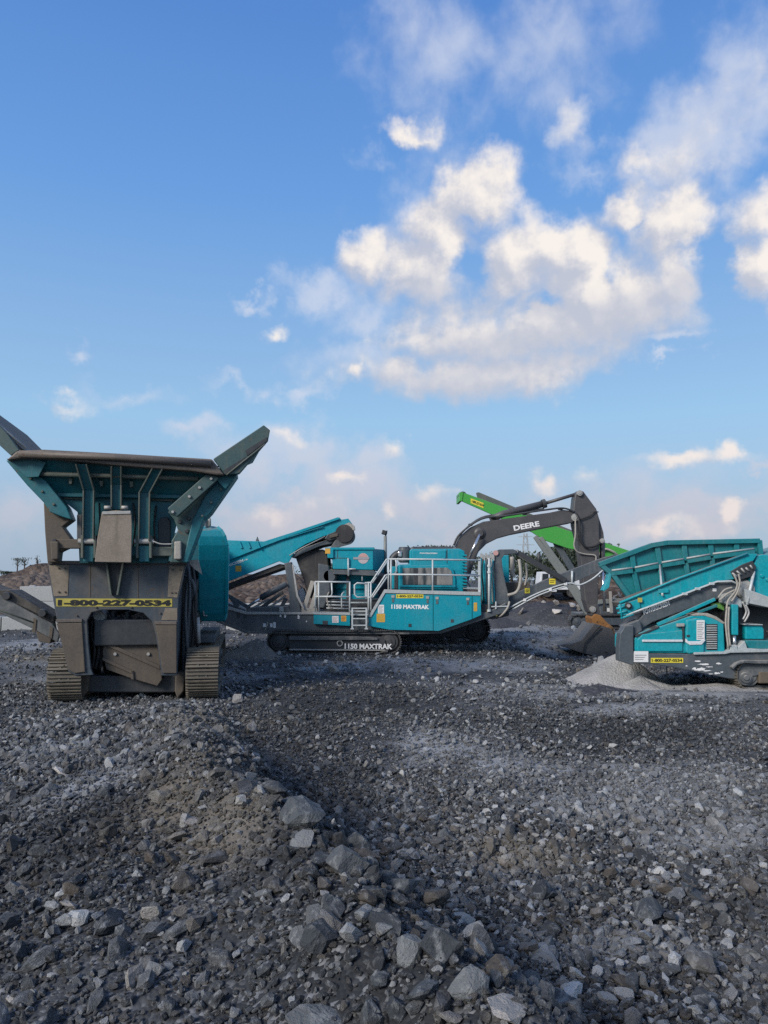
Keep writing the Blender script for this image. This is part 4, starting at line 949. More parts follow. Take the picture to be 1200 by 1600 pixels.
# ------------------------------------------------------------------ excavator behind the cone crusher
EF = Frame(at(720, 1003, 24.2).x, 24.2, 0.0, 0.0)
E = thing('excavator', EF, 'dark grey excavator with arched boom reaching right and bucket resting on the ground', 'excavator')
h = EF.hit
def epl(name, mat, c, px, depth, bev=.015, root=None): return plate(name, mat, root or E, EF, c, px, depth, bev)
for c in (-.15, 2.55):
    x1 = h(742, 985, c).x
    crawler(E, (x1-4.0, c, .47), (x1, c, .47), .42, .62, (0, 1, 0), .2, 'track_steel', 'black_steel', .03, .03)
MB().box((h(700, 985, 1.2).x-1.4, 1.2, .75), (2.4, 2.6, .5)).build('undercarriage', 'black_steel', E, .05)
hx = h(705, 900, 1.2).x
MB().box((hx-1.9, 1.2, 1.65), (4.6, 2.7, 1.15)).build('house', 'deere_grey', E, .12)
MB().box((hx-4.0, 1.2, 1.55), (.7, 2.6, 1.0)).build('counterweight', 'gunmetal', E, .15)
cab = MB().box((hx-.5, 2.15, 2.35), (1.7, .95, 1.5)).build('cab', 'black_steel', E, .12)
MB().box((hx-.5, 1.655, 2.5), (1.2, .03, .8)).build('cab_window', 'dark_glass', cab, .02)
# boom
BC = .85
bm_ = epl('boom', 'deere_grey', BC, [(692, 925), (700, 885), (709, 858), (719, 838), (735, 824), (755, 815), (780, 811.5), (815, 807), (858, 801), (880, 796.5), (893, 798), (903, 803), (903, 812), (893, 817),
     (866, 822), (830, 829), (800, 835), (778, 841), (760, 850), (748, 862), (741, 878), (735, 900), (726, 925)], .62, .03)
MB().curve([h(709, 852, BC-.05), h(719, 834, BC-.05), h(752, 811, BC-.05), h(790, 806, BC-.05), h(850, 797, BC-.05), h(880, 794, BC-.05), h(898, 800, BC-.05)], .03, 8).build('hydraulic_line', 'black_steel', bm_)
MB().curve([h(712, 852, BC+.3), h(722, 832, BC+.3), h(752, 809, BC+.3), h(790, 803, BC+.3), h(850, 795, BC+.3)], .03, 8).build('hydraulic_line', 'black_steel', bm_)
for xp, yp in ((735, 820), (770, 808), (820, 803), (876, 795)): MB().box(h(xp, yp, BC+.1), (.12, .3, .07)).build('line_clamp', 'black_steel', bm_, .01)
MB().wheel(h(749.5, 833.5, BC), (0, -1, 0), [(0, .1), (.10, .1), (.13, .06), (.18, .03), (.2, 0)], 20).build('boom_boss', 'deere_grey', bm_)
lettering('DEERE', bm_, 'ink_white', h(803.5, 829.5, BC-.006), h(843.5, 822, BC-.006), h(0, 815, BC).z-h(0, 823.2, BC).z, .035)
for c in (BC-.22, BC+.84):
    MB().tube([h(749.5, 835, c), h(731, 876, c)], .05, 12).build('boom_cylinder_rod', 'chrome', E)
    MB().tube([h(731, 876, c), h(716, 925, c)], .1, 12).build('boom_cylinder', 'deere_grey', E)
# stick cylinder along the boom top
MB().tube([h(766, 812, BC+.31), h(786, 803, BC+.31), h(852, 786.5, BC+.31)], .115, 14).build('stick_cylinder', 'deere_grey', E)
MB().wheel(h(850, 787, BC+.31), h(905, 770, BC+.31)-h(850, 787, BC+.31), [(0, -.06), (.15, -.06), (.15, .06), (0, .06)], 16).build('cylinder_gland', 'black_steel', E)
MB().tube([h(850, 787, BC+.31), h(905, 770.5, BC+.31)], .055, 12).build('stick_cylinder_rod', 'deere_grey', E)
# stick
stk = epl('stick', 'deere_grey', BC+.06, [(898, 777), (900, 769), (906, 765.5), (912, 768), (932, 795), (936.5, 810), (937, 850), (936, 900), (934, 948), (928, 958), (920, 957), (914, 938), (908, 880), (903, 845), (897, 820), (895.5, 800)], .5, .03)
for xp, yp, r_ in ((905.5, 770.5, .09), (898, 808.5, .12), (941, 845, .08), (926, 952, .1)):
    MB().wheel(h(xp, yp, BC), (0, -1, 0), [(0, .06), (r_*.55, .06), (r_*.6, .04), (r_, .04), (r_, -.05)], 18).build('pin', 'pale_steel', stk)
epl('cylinder_lug', 'deere_grey', BC+.16, [(932, 798), (937, 812), (943, 832), (944.5, 847), (938, 850), (934, 842)], .2, .015, stk)
MB().tube([h(941, 846, BC+.28), h(941, 890, BC+.28)], .09, 12).build('bucket_cylinder', 'deere_grey', E)
MB().tube([h(941, 890, BC+.28), h(945, 955, BC+.28)], .05, 12).build('bucket_cylinder_rod', 'chrome', E)
MB().curve([h(900, 803, BC-.02), h(905, 815, BC-.1), h(906, 840, BC-.08), h(914, 854, BC-.06), h(928, 854, BC-.04), h(940, 847, BC)], .035, 9).build('hose', 'hose_black', E)
MB().curve([h(899, 806, BC-.02), h(899, 835, BC-.1), h(897, 852, BC-.08), h(902, 862, BC-.05), h(915, 866, BC), h(930, 868, BC), h(931, 878, BC)], .025, 9).build('hose', 'hose', E)
MB().curve([h(906, 812, BC), h(922, 806, BC), h(928, 800, BC), h(935, 800, BC)], .02, 8).build('hose', 'hose_black', E)
# coupler and bucket
epl('bucket_link', 'deere_grey', BC+.02, [(922, 946), (934, 944), (938, 956), (934, 966), (924, 962)], .55, .02)
epl('bucket_coupler', 'rust', BC-.08, [(924, 966), (930, 959), (938, 961), (948, 972), (958, 980), (963, 994), (968, 1012), (956, 1008), (948, 994), (938, 988), (930, 986), (926, 976)], .8, .02)
MB().wheel(h(951, 983, BC-.08), (0, -1, 0), [(0, .08), (.08, .08), (.13, .03), (.13, -.05)], 18).build('pin', 'rust', E)
bk = MB()
side = [(940, 978), (927, 990), (915, 1004), (912, 1021), (935, 1026), (955, 1026), (967, 1012), (962, 996), (956, 983)]
for c in (BC-.28, BC+1.12): bk.slab(EF.pts(c, side), (0, .06, 0))
# curved shell between the sides
shell = EF.pts(BC-.25, [(940, 978), (956, 983), (962, 996), (967, 1012), (955, 1026), (935, 1026), (912, 1021)])
ins = [p+Vector((-.06, 0, .03)) for p in shell]
for i in range(len(shell)-1):
    bk.slab([shell[i], shell[i+1], ins[i+1], ins[i]], (0, 1.4, 0))
B = bk.build('bucket', 'bucket_steel', E, .012)
epl('bucket_lip', 'bucket_steel', BC-.3, [(939, 977), (929, 974), (909, 1000), (893, 1006), (880, 1010), (896, 1016), (912, 1021), (915, 1004), (927, 990)], 1.45, .012, B)
epl('wear_edge', 'black_steel', BC-.33, [(938, 981), (941, 981), (917, 1005), (913.5, 1022), (911, 1021), (914, 1003)], .05, .005, B)
for k in range(4): MB().slab(EF.pts(BC-.25+k*.42, [(884, 1006), (893, 1005), (893, 1011), (880, 1011), (874, 1009)]), (0, .12, 0)).build('tooth', 'bucket_steel', B, .01)

# ------------------------------------------------------------------ green stacking conveyor beyond
GF = Frame(at(850, 985, 31).x, 31.0, 0.0, 0.0)
G = thing('stacking_conveyor', GF, 'long bright green tracked conveyor rising to the left behind the excavator boom', 'conveyor')
h = GF.hit
def gpl(name, mat, c, px, depth, bev=.015, root=None): return plate(name, mat, root or G, GF, c, px, depth, bev)
gpl('side_rail', 'green', 0, [(719, 769.5), (723, 769), (800, 797), (870, 823), (985, 861), (1010, 870), (1010, 884), (985, 874), (930, 868), (905, 860), (888, 857), (850, 844), (832, 832), (719, 782)], .1, .02)
gpl('side_rail', 'green', 1.25, [(722, 770), (800, 797), (870, 823), (985, 861), (1010, 870), (1010, 880), (905, 856), (850, 842), (832, 832), (722, 781)], .1, .02)
gpl('guard_rail', 'moss_steel', 1.3, [(744, 770), (748, 769), (830, 803), (935, 845), (935, 853), (830, 812), (746, 778)], .08, .01)
gpl('belt', 'belt', .1, [(722, 772), (850, 819), (1000, 868), (1000, 872), (850, 824), (722, 777)], 1.15, .01)
MB().wheel(h(721, 776, .65), (0, 1, 0), [(0, -.6), (.15, -.6), (.15, .6), (0, .6)], 16).build('head_drum', 'black_steel', G)
gpl('end_cap', 'green', -.03, [(718, 769), (724, 769), (722, 783), (718, 783)], 1.35, .01)
p_ = sticker(G, GF, -.012, (0, 0), (0, 0), 'yellow', 'phone_sticker') if False else plate('phone_sticker', 'yellow', G, GF, -.012, [(735.5, 778.5), (755.5, 786), (755.5, 794), (735.5, 786)], .006, 0)
lettering('1-800-227-0534', p_, 'ink_black', h(736.5, 784.6, -.02), h(755, 791.8, -.02), .1, .02)
for a, b_, c, wd in (((836, 838), (883, 906), .0, .18), ((844, 840), (893, 908), .0, .18), ((880, 900), (924, 968), -.02, .22), ((888, 902), (931, 968), -.02, .18), ((836, 838), (930, 970), 1.2, .18), ((867, 848), (895, 896), .3, .16), ((872, 848), (900, 895), .3, .10)):
    MB().beam(h(*a, c), h(*b_, c), .12, wd, (1, 0, 0)).build('support_leg', 'grey_truss' if c < .2 or c > 1 else 'gunmetal', G, .012)
for t in range(6):
    f = .1+t*.16
    a = h(838+(924-838)*f, 838+130*f, 0); b_ = h(846+(930-846)*(f+.06), 840+128*(f+.06), 0)
    MB().beam(a, b_, .05, .05).build('lattice_bar', 'grey_truss', G)
for c in (-.2, 1.6):
    crawler(G, (h(900, 974, c).x, c, .32), (h(985, 974, c).x+1.6, c, .32), .26, .4, (0, 1, 0), .2, 'track_steel', 'gunmetal', .02)
gpl('chassis', 'gunmetal', .1, [(905, 958), (1000, 956), (1010, 966), (1000, 972), (905, 970)], 1.4, .02)
gpl('engine_box', 'gunmetal', .0, [(937, 944), (975, 942), (978, 960), (937, 960)], 1.2, .03)
gpl('lower_frame', 'grey_truss', -.1, [(920, 938), (985, 934), (985, 940), (920, 945)], .12, .01)
gpl('panel', 'white_label', -.03, [(949, 950), (956, 950), (956, 956), (949, 956)], .04, .01)
gpl('post', 'beige_beam', -.3, [(952, 924), (956, 924), (958, 958), (954, 958)], .1, .01)
MB().curve([h(935, 868, 0), h(945, 858, -.1), h(958, 862, -.1), h(965, 868, 0)], .05).build('hose', 'hose', G)
gpl('head_pulley_guard', 'green', -.1, [(938, 845), (943, 843), (943, 870), (938, 872)], .1, .01)

# ------------------------------------------------------------------ screening machine on the right
SF = Frame(at(1100, 1078, 14.0).x, 14.0, -.02, 0.0)
S = thing('screening_machine', SF, 'teal tracked screening machine with ribbed hopper cut off by the right edge', 'screener')
h = SF.hit
def spl(name, mat, c, px, depth, bev=.008, root=None): return plate(name, mat, root or S, SF, c, px, depth, bev)
for c in (.30, 2.3):
    crawler(S, (h(1165, 1059, c).x, c, .285), (h(1165, 1059, c).x+3.3, c, .285), .25, .44, (0, 1, 0), .15, 'track_tan', 'gunmetal_dusty', .022, .0)
MB().wheel(h(1165, 1059, .09), (0, -1, 0), [(0, .05), (.04, .05), (.05, .02), (.09, .02), (.10, -.02), (.135, -.02), (.135, -.1)], 24).build('track_hub', 'gunmetal_dusty', S)
spl('track_guard', 'gunmetal_dusty', .0, [(1144, 1043), (1152, 1036), (1163, 1032), (1260, 1033), (1260, 1037), (1180, 1037), (1163, 1036), (1153, 1039), (1146, 1046)], .5, .01)
spl('track_beam', 'worn_brown', .1, [(1186, 1050), (1280, 1050), (1280, 1068), (1186, 1068)], .35, .02)
# chassis
chs = spl('chassis', 'gunmetal', .12, [(989, 1021), (1085, 1022), (1135, 1020), (1420, 1014), (1420, 1050), (1200, 1052), (1155, 1062), (1138, 1060), (1098, 1052), (1060, 1044), (1013, 1037), (989, 1036)], .18, .015)
spl('chassis_core', 'gunmetal', .32, [(1070, 1023), (1420, 1016), (1420, 1046), (1200, 1050), (1138, 1056), (1070, 1042)], 2.0, .015)
spl('chassis_ledge', 'deck_edge', .06, [(1085, 1019.5), (1134, 1018.5), (1140, 1016), (1260, 1014), (1260, 1018), (1142, 1020), (1133, 1022), (1085, 1023)], .2, .006, chs)
spl('end_plate', 'gunmetal', .12, [(969, 990), (976, 978), (990, 977), (990, 1040), (967, 1033), (967, 1010)], .22, .015)
p_ = sticker(S, SF, .112, (990.5, 1017.5), (1013, 1034.5), 'white_label', 'notice'); print_rows(p_, SF, .109, (992, 1022), (1011, 1032), 3)
sticker(S, SF, .112, (1017, 1028), (1067.5, 1035.6), 'yellow', 'phone_sticker', '1-800-227-0534', 'ink_black', .035, (.03, .18))
# scraped-off sign remains on the chassis
rs = random.Random(5); m = MB()
def splat(cx, cy, rx, ry, n=14, jag=.55):
    pts = []
    for i in range(n):
        a = 2*math.pi*i/n; k_ = 1-jag*rs.random()
        pts.append(h(cx+rx*math.cos(a)*k_, cy+ry*math.sin(a)*k_, .112))
    m.add(pts, [list(range(n))])
for a in ((1094, 1046, 11, 3.6), (1100, 1038, 12, 1.6), (1108, 1042, 7, 1.2), (1090, 1033, 6, 1.5), (1085, 1045, 5, 2.2), (1105, 1048, 9, 1.4), (1123, 1037, 5.5, 1.8), (1120, 1052, 6, 2), (1073, 1040.5, 2.2, 1.4), (1128, 1050, 3, 1.4), (1110, 1053, 5, .9)): splat(*a)
m.build('scraped_paint', 'white_label', chs)
# power pack
pp = spl('power_pack', 'teal_screen', .16, [(991, 998), (1000, 989), (1040, 976), (1083, 961.5), (1100, 961), (1116, 966), (1131, 974), (1133, 1019), (1110, 1021), (991, 1020)], 1.2, .02)
spl('front_door', 'teal_screen', .13, [(996, 1000), (1004, 991), (1067, 985), (1067, 1018), (996, 1018)], .05, .015, pp)
spl('door_bead', 'white_paint', .10, [(1004, 999.5), (1067, 999.5), (1067, 1003), (1004, 1003)], .05, .006, pp)
spl('door_gap', 'black_steel', .118, [(1066, 979), (1069, 979), (1069, 1002), (1067, 1002)], .03, 0, pp)
spl('door_handle', 'pale_steel', .09, [(1058, 974.5), (1070, 974), (1070, 979), (1058, 979.5)], .06, .01, pp)
spl('side_door', 'teal_screen', .10, [(1072, 969), (1088, 966), (1101, 968), (1101, 1020), (1076, 1022), (1072, 1019)], .08, .03, pp)
spl('dust_ledge', 'white_paint', .08, [(1072, 998), (1076, 1002), (1094, 1002), (1100, 998.5), (1103, 1000), (1097, 1007.5), (1078, 1008), (1072, 1004)], .06, .01, pp)
p_ = sticker(S, SF, .094, (1088.5, 969), (1101, 1000), 'white_label', 'notice'); print_rows(p_, SF, .090, (1089.5, 971), (1100, 998.5), 10)
for i in range(11): spl('louvre', 'deck_edge' if i % 3 else 'pale_steel', .125, [(1104.5, 977+i*3.5), (1120.5, 977+i*3.5), (1120.5, 978.6+i*3.5), (1104.5, 978.8+i*3.5)], .05, .004, pp)
spl('louvre_back', 'black_steel', .155, [(1104, 975), (1121, 975), (1121, 1016), (1104, 1016)], .012, 0, pp)
spl('dusty_top', 'beige_beam', .15, [(1080, 960.5), (1092, 957.5), (1106, 958), (1120, 963.5), (1134, 973.5), (1130, 975), (1116, 967), (1100, 962), (1083, 962.5)], 1.2, .01, pp)
spl('latch', 'black_steel', .085, [(1073.5, 992), (1078, 992), (1078, 995), (1073.5, 995)], .03, .004, pp)
spl('top_strip', 'black_steel', .14, [(993, 993), (1030, 979), (1030, 981), (994, 996)], .3, .004, pp)
# hopper at the back, ribbed
HC = 1.15
hp = spl('hopper', 'teal_hopper', HC, [(936, 880), (1018, 850), (1042, 846), (1186, 842.5), (1188, 866), (1120, 890), (1060, 915), (990, 945), (958, 900)], .06, .006)
spl('hopper_far_wall', 'teal_hopper', HC+1.9, [(936, 880), (1018, 852), (1042, 848), (1186, 845), (1188, 866), (1060, 915), (990, 945), (958, 900)], .06, .006, hp)
_e = [(937, 881), (958, 900), (990, 944), (1060, 914), (1187, 866)]
for _a, _b in zip(_e, _e[1:]): MB().slab([h(*_a, HC+.06), h(*_b, HC+.06), h(*_b, HC+1.9), h(*_a, HC+1.9)], (0, 0, .03)).build('hopper_floor', 'teal_hopper', hp)
def hrib(a, b_, w, name='hopper_rib', proud=.07, hh=None):
    MB().beam(h(a[0], a[1], HC-proud/2), h(b_[0], b_[1], HC-proud/2), w, proud, (0, 1, 0)).build(name, 'teal_hopper', S, .008)
for a, b_ in (((936, 882), (1018, 852)), ((1018, 852), (1042, 848)), ((1042, 848), (1186, 845))): hrib(a, b_, .09, 'hopper_lip', .1)
for a, b_ in (((938, 882), (958, 899)), ((958, 899), (992, 945)), ((1186, 844), (1188, 866))): hrib(a, b_, .09, 'hopper_edge', .09)
for a, b_ in (((956, 895), (988, 891)), ((992, 890.5), (1028, 883.5)), ((1034, 882.5), (1068, 877)), ((1073, 876), (1109, 870)), ((1114, 869), (1178, 861))):
    hrib(a, b_, .11, 'hopper_rail', .10)
    MB().tube([h(a[0], a[1]-3.8, HC-.10), h(b_[0], b_[1]-3.8, HC-.10)], .018).build('rail_bead', 'rail' if False else 'deck_edge', S)
for a, b_ in (((987, 866), (990, 888)), ((990, 893), (1000, 938)), ((1026, 852), (1031, 882)), ((1031, 886), (1036, 925)), ((1068, 848), (1071, 876)), ((1071, 880), (1076, 908)), ((1109, 847), (1112, 869)), ((1112, 872), (1114, 892)), ((1150, 846), (1151, 862))):
    hrib(a, b_, .10, 'hopper_rib', .06)
spl('hopper_end', 'gunmetal', HC, [(1187, 843.5), (1190, 844), (1191, 865), (1188, 866)], .5, .006, hp)
spl('hopper_corner', 'teal_screen', HC-.1, [(942, 922), (950, 905), (952, 894), (956, 898), (952, 918), (944, 924)], .2, .01)
# side conveyor across the machine
sc2 = spl('side_conveyor', 'teal_screen', .30, [(970, 942), (1002, 927), (1060, 905), (1120, 884), (1150, 873), (1170, 865.5), (1184, 865), (1178, 875), (1150, 902), (1146, 905), (1120, 909), (1060, 931), (1012, 949), (978, 960)], .06, .008)
spl('far_side', 'teal_screen', 1.05, [(970, 942), (1060, 905), (1170, 865.5), (1184, 865), (1150, 902), (1060, 931), (978, 960)], .05, .006, sc2)
spl('belt', 'belt', .37, [(972, 942), (1060, 909), (1176, 867), (1176, 872), (1060, 915), (976, 950)], .68, .01, sc2)
MB().tube([h(968, 942, .27), h(1060, 904, .27), h(1168, 865, .27)], .022).build('edge_bead', 'teal_screen', sc2)
MB().tube([h(978, 961, .27), h(1012, 949, .27), h(1060, 931.5, .27), h(1120, 909, .27), h(1143, 908, .27), h(1155, 914, .27)], .02).build('edge_pipe', 'rail', sc2)
for xp, yp in ((1090, 921), (1112, 913), (1070, 929)): MB().box(h(xp, yp-1, .25), (.1, .04, .05)).build('clip', 'rail', sc2, .01)
MB().tube([h(1031, 883, HC-.12), h(1035, 930, .24)], .02).build('stay', 'rail', S)
spl('stay_lug', 'teal_screen', .26, [(1029, 921), (1045, 920), (1045, 926), (1030, 927)], .05, .006, sc2)
spl('tail_guard', 'teal_screen', .25, [(966, 946), (998, 936), (1001, 950), (976, 962), (970, 960)], .06, .008, sc2)
MB().wheel(h(982, 946.5, .22), (0, -1, 0), [(0, .04), (.03, .04), (.04, .02), (.062, .02), (.062, -.04)], 20).build('tail_roller', 'rubber', sc2)
MB().wheel(h(982, 946.5, .17), (0, -1, 0), [(0, .02), (.03, .02), (.03, -.02)], 16).build('roller_hub', 'pale_steel', sc2)
for (a, b_) in (((963, 951), (976, 948)), ((965, 958), (980, 955)), ((970, 966), (990, 960)), ((968, 944), (972, 966))): MB().tube([h(*a, .24), h(*b_, .24)], .02).build('tensioner', 'teal_screen', sc2)
sticker(S, SF, .242, (996.5, 934), (1003.5, 941), 'yellow_old', 'warning_sticker')
spl('head_recess', 'black_steel', .27, [(1142, 893), (1158, 883), (1176, 876), (1182, 886), (1176, 900), (1158, 906), (1146, 902)], .05, .01, sc2)
for k in range(5): MB().tube([h(1144+k*7, 893-k*3+rs.random()*3, .25), h(1152+k*6, 901-k*3, .25)], .018).build('fitting', 'pale_steel', sc2)
# dark main beam with the maker's name
bmn = spl('main_beam', 'gunmetal', .34, [(984, 982), (1000, 967), (1012, 952), (1060, 934), (1120, 911), (1148, 909), (1152, 918), (1140, 930), (1098, 943), (1060, 957), (1020, 972), (1000, 984)], .12, .012)
lettering('POWERSCREEN', bmn, 'ink_white', h(1006.5, 955.6+5, .334), h(1047, 940.5+5, .334), h(0, 950, .33).z-h(0, 957.2, .33).z, .035)
sticker(S, SF, .333, (1113.5, 919), (1119.5, 924), 'white_label', 'tag_plate')
spl('engine_bay', 'black_steel', .7, [(1000, 985), (1020, 968), (1100, 940), (1138, 935), (1138, 975), (1110, 958), (1085, 958)], 1.4, .02)
for k in range(12):
    a = (1012+k*8, 973-k*2.7+rs.random()*6); b_ = (1022+k*8+rs.random()*6, 966-k*3+rs.random()*4)
    MB().curve([h(*a, .55), h((a[0]+b_[0])/2+2, (a[1]+b_[1])/2-3, .45), h(*b_, .55)], .02).build('hose', ('hose_black', 'pale_steel', 'gunmetal')[k % 3], S)
MB().beam(h(1027, 976, .2), h(1117, 936, .2), .05, .06).build('support_bar', 'teal_screen', S, .008)
MB().beam(h(1090, 957, .2), h(1120, 946, .2), .05, .05).build('support_bar', 'teal_hopper', S, .008)
spl('green_plate', 'green_light', .45, [(1088, 940), (1108, 929), (1112, 936), (1096, 943)], .05, .006)
spl('green_plate', 'green_light', .45, [(1110, 944), (1132, 939), (1136, 956), (1124, 951)], .05, .006)
spl('end_bracket', 'gunmetal', .2, [(975, 978), (1000, 968), (1004, 985), (990, 995), (978, 990)], .3, .02)
# lift leg and hoses
MB().beam(h(1146.5, 944, .2), h(1146.5, 992, .2), .12, .12, (0, 1, 0)).build('lift_leg', 'teal_screen', S, .015)
MB().tube([h(1147, 990, .2), h(1147, 1019, .2)], .035, 12).build('lift_rod', 'chrome', S)
spl('leg_foot', 'deck_edge', .12, [(1142, 1008), (1152, 1008), (1153, 1020), (1140, 1020)], .2, .01)
spl('dark_column', 'black_steel', .4, [(1133, 945), (1142, 940), (1160, 945), (1164, 1015), (1133, 1020)], .5, .02)
spl('knee_bracket', 'deck_edge', .2, [(1128, 930), (1145, 925), (1160, 940), (1160, 950), (1140, 946), (1130, 942)], .2, .02)
for k, pts_ in enumerate((((1147, 898), (1152, 912), (1148, 925), (1138, 938), (1135, 952)), ((1154, 897), (1156, 910), (1152, 925), (1143, 940)), ((1122, 934), (1132, 922), (1144, 918)), ((1124, 938), (1136, 928), (1148, 922)),
        ((1136, 948), (1134, 975), (1138, 1012)), ((1139, 948), (1138, 980), (1141, 1010)), ((1160, 940), (1166, 955), (1161, 968)), ((1165, 945), (1170, 958), (1163, 972)))):
    MB().curve([h(x_, y_, .12) for x_, y_ in pts_], .018, 8).build('hose', 'hose' if k < 6 else 'pale_steel', S)
# screen box and lower tank on the right
spl('screen_box', 'teal_screen', .35, [(1176, 888), (1183, 868), (1192, 866), (1212, 868), (1330, 830), (1330, 930), (1240, 945), (1200, 938), (1172, 926), (1166, 915)], 1.7, .02)
spl('box_ledge', 'deck_edge', .2, [(1163, 920), (1178, 924), (1205, 934), (1330, 934), (1330, 948), (1205, 950), (1166, 942)], .5, .012)
MB().tube([h(1178, 893, .3), h(1167, 945, .2)], .028).build('stay', 'rail', S)
for k in range(4): MB().wheel(h(1190+k*9, 900+k*6, .35), (0, -1, 0), [(0, .03), (.03, .03), (.035, 0)], 10).build('bolt', 'teal_screen', S)
MB().wheel(h(1163, 921, .4), (0, -1, 0), [(0, .1), (.15, .1), (.18, .04), (.18, -.1)], 20).build('drive_motor', 'pale_steel', S)
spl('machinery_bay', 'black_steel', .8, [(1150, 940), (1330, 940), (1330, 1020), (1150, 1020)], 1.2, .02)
tk = spl('fuel_tank', 'teal_screen', .25, [(1165, 976), (1191, 977), (1194, 984), (1194, 999), (1165, 999)], .6, .02)
spl('tank_skirt', 'teal_hopper', .22, [(1165, 1000), (1280, 1001), (1280, 1018), (1172, 1015), (1166, 1011)], .7, .03)
spl('tank_lip', 'deck_edge', .2, [(1163, 975), (1192, 975.5), (1192, 977), (1163, 976.6)], .7, .004, tk)
spl('dusty_sill', 'deck_edge', .14, [(1152, 1012), (1164, 1001), (1168, 1013), (1280, 1020), (1280, 1024), (1152, 1022)], .3, .012)
MB().curve([h(1198, 985, .3), h(1203, 1000, .3), h(1197, 1012, .3)], .03).build('hose', 'hose_black', S)

# ------------------------------------------------------------------ thin stake in front of the screening machine
p = on_ground(1042, 1060)
KF = Frame(p.x, p.y, gh(p.x, p.y)-.05)
m = MB().tube([(0, 0, 0), (.012, 0, .75)], [.014, .016], 8).tube([(.0117, 0, .72), (.0125, 0, .755)], .019, 8)
k_ = m.build('marker_stake', 'pale_steel'); k_.location = KF.o
tag(k_, 'thin pale metal stake standing upright before the screening machine', 'stake')

# ------------------------------------------------------------------ heaps of crushed stone
def heap(name, mat, px, py, w, d, hgt, label, cat='heap', seed=1, Y=None, peak=(0, 0), sink=.06, grp=None):
    p = on_ground(px, py) if Y is None else Vector((at(px, py, Y).x, Y, 0))
    p.z = gh(p.x, p.y)
    n, k = 64, 26; m = MB(); vs = [(peak[0], peak[1], hgt)]; fs = []
    for j in range(1, k+1):
        t = j/k
        for i in range(n):
            a = 2*math.pi*i/n; rr = t*(1+(.22 if hgt > .3 else .5)*float(fbm(np.array([math.cos(a)*1.3+seed]), np.array([math.sin(a)*1.3+seed*2]), 3)[0])*2)
            x = math.cos(a)*rr*w+peak[0]*(1-t); y = math.sin(a)*rr*d+peak[1]*(1-t)
            z = hgt*max(0, (1-t**(1.12 if hgt > .3 else .7)))+(.05*hgt+.012)*float(fbm(np.array([x*3.3+seed]), np.array([y*3.3]), 4)[0])*4*t*(1-t*.5)
            if t < .12: z = min(z, hgt*.96)
            vs.append((x, y, z-sink*t))
    for i in range(n): fs.append([0, 1+i, 1+(i+1) % n])
    for j in range(k-1):
        for i in range(n): fs.append([1+j*n+i, 1+(j+1)*n+i, 1+(j+1)*n+(i+1) % n, 1+j*n+(i+1) % n])
    m.add(vs, fs, True); o = m.build(name, mat); o.location = p
    return tag(o, label, cat)
heap('dust_heap', 'pale_dust', 955, 1042, 1.0, .85, .58, 'pale grey heap of stone dust at the left end of the screening machine', seed=2, Y=15.35, peak=(.22, 0))
heap('dust_spread', 'pale_dust', 1120, 1078, 2.6, .85, .10, 'low pale layer of stone dust under the screening machine', 'dust layer', 3, Y=14.35)
heap('dust_spread', 'pale_dust', 905, 1052, 1.5, .6, .10, 'thin pale tongue of stone dust reaching left from the dust heap', 'dust layer', 9, Y=15.2)
heap('dust_heap', 'pale_dust', 1000, 1052, .9, .5, .24, 'low second hump of stone dust below the white notice of the screening machine', seed=12, Y=14.5)
heap('dark_heap', 'dark_gravel', 935, 1068, .95, .5, .15, 'low dark gravel heap in front of the pale dust heap', seed=5, Y=13.9)
heap('gravel_heap', 'grey_heap', 388, 1018, .78, .6, .46, 'small brownish grey gravel heap left of the cone crusher track', seed=6, Y=19.8, peak=(.22, .1))
heap('stockpile', 'dark_gravel', 850, 975, 4.6, 2.6, .98, 'broad dark gravel stockpile behind the discharge conveyor', 'stockpile', 7, Y=36)
heap('stockpile', 'dark_gravel', 760, 985, 2.2, 1.6, .5, 'low dark gravel heap to the left of the broad stockpile', 'stockpile', 8, Y=33)

# ------------------------------------------------------------------ concrete blocks behind
bl = MB().box((0, 0, .29), (1.58, .6, .58))
for s in (-.4, .4): bl.box((s, 0, .6), (.22, .2, .05))
first = None
def block(x, y, z, rz, label):
    global first
    if first is None: o = bl.build('concrete_block', 'concrete', None, .025); first = o.data
    else: o = link('concrete_block', first, None, None, .025)
    o.location = (x, y, z); o.rotation_euler = (0, 0, rz)
    return tag(o, label, 'concrete block', 'pale concrete blocks stacked behind the crushers')
bx0 = at(28, 930, 30).x
gz = -.03
for lv, xs_, lab in ((0, (-3.0, -1.38, .24, 1.86), 'pale concrete block in the bottom course left of the jaw crusher'), (1, (1.15, 2.77), 'pale concrete block in the middle course left of the jaw crusher'), (2, (.85, 2.47), 'pale concrete block on top of the stack left of the jaw crusher')):
    for k, dx in enumerate(xs_): block(bx0+dx, 30.2+dx*.12, gz+lv*.585, R(7)+k*.02, lab)
for k, px in enumerate((385, 425)): block(at(px, 945, 30.5).x, 30.5+k*.1, gz+.5, R(-2+5*k), 'pale concrete block seen under the feed conveyor, ' + ('left' if k == 0 else 'right') + ' of the pair')
for k, px in enumerate((385, 425)): block(at(px, 945, 30.5).x+.05, 30.55+k*.1, gz-.08, R(1-3*k), 'pale concrete block at the bottom under the feed conveyor, ' + ('left' if k == 0 else 'right') + ' of two')
yb = MB().slab([(0, 0, 0), (.42, 0, .02), (.42, 0, .22), (.02, 0, .25), (-.1, 0, .18)], (0, .35, 0)).build('yellow_wedge', 'yellow', None, .01)
yb.location = (bx0-.32, 30.0, gz+1.16+.02); tag(yb, 'small yellow wedge at the left end of the top concrete block', 'wedge')

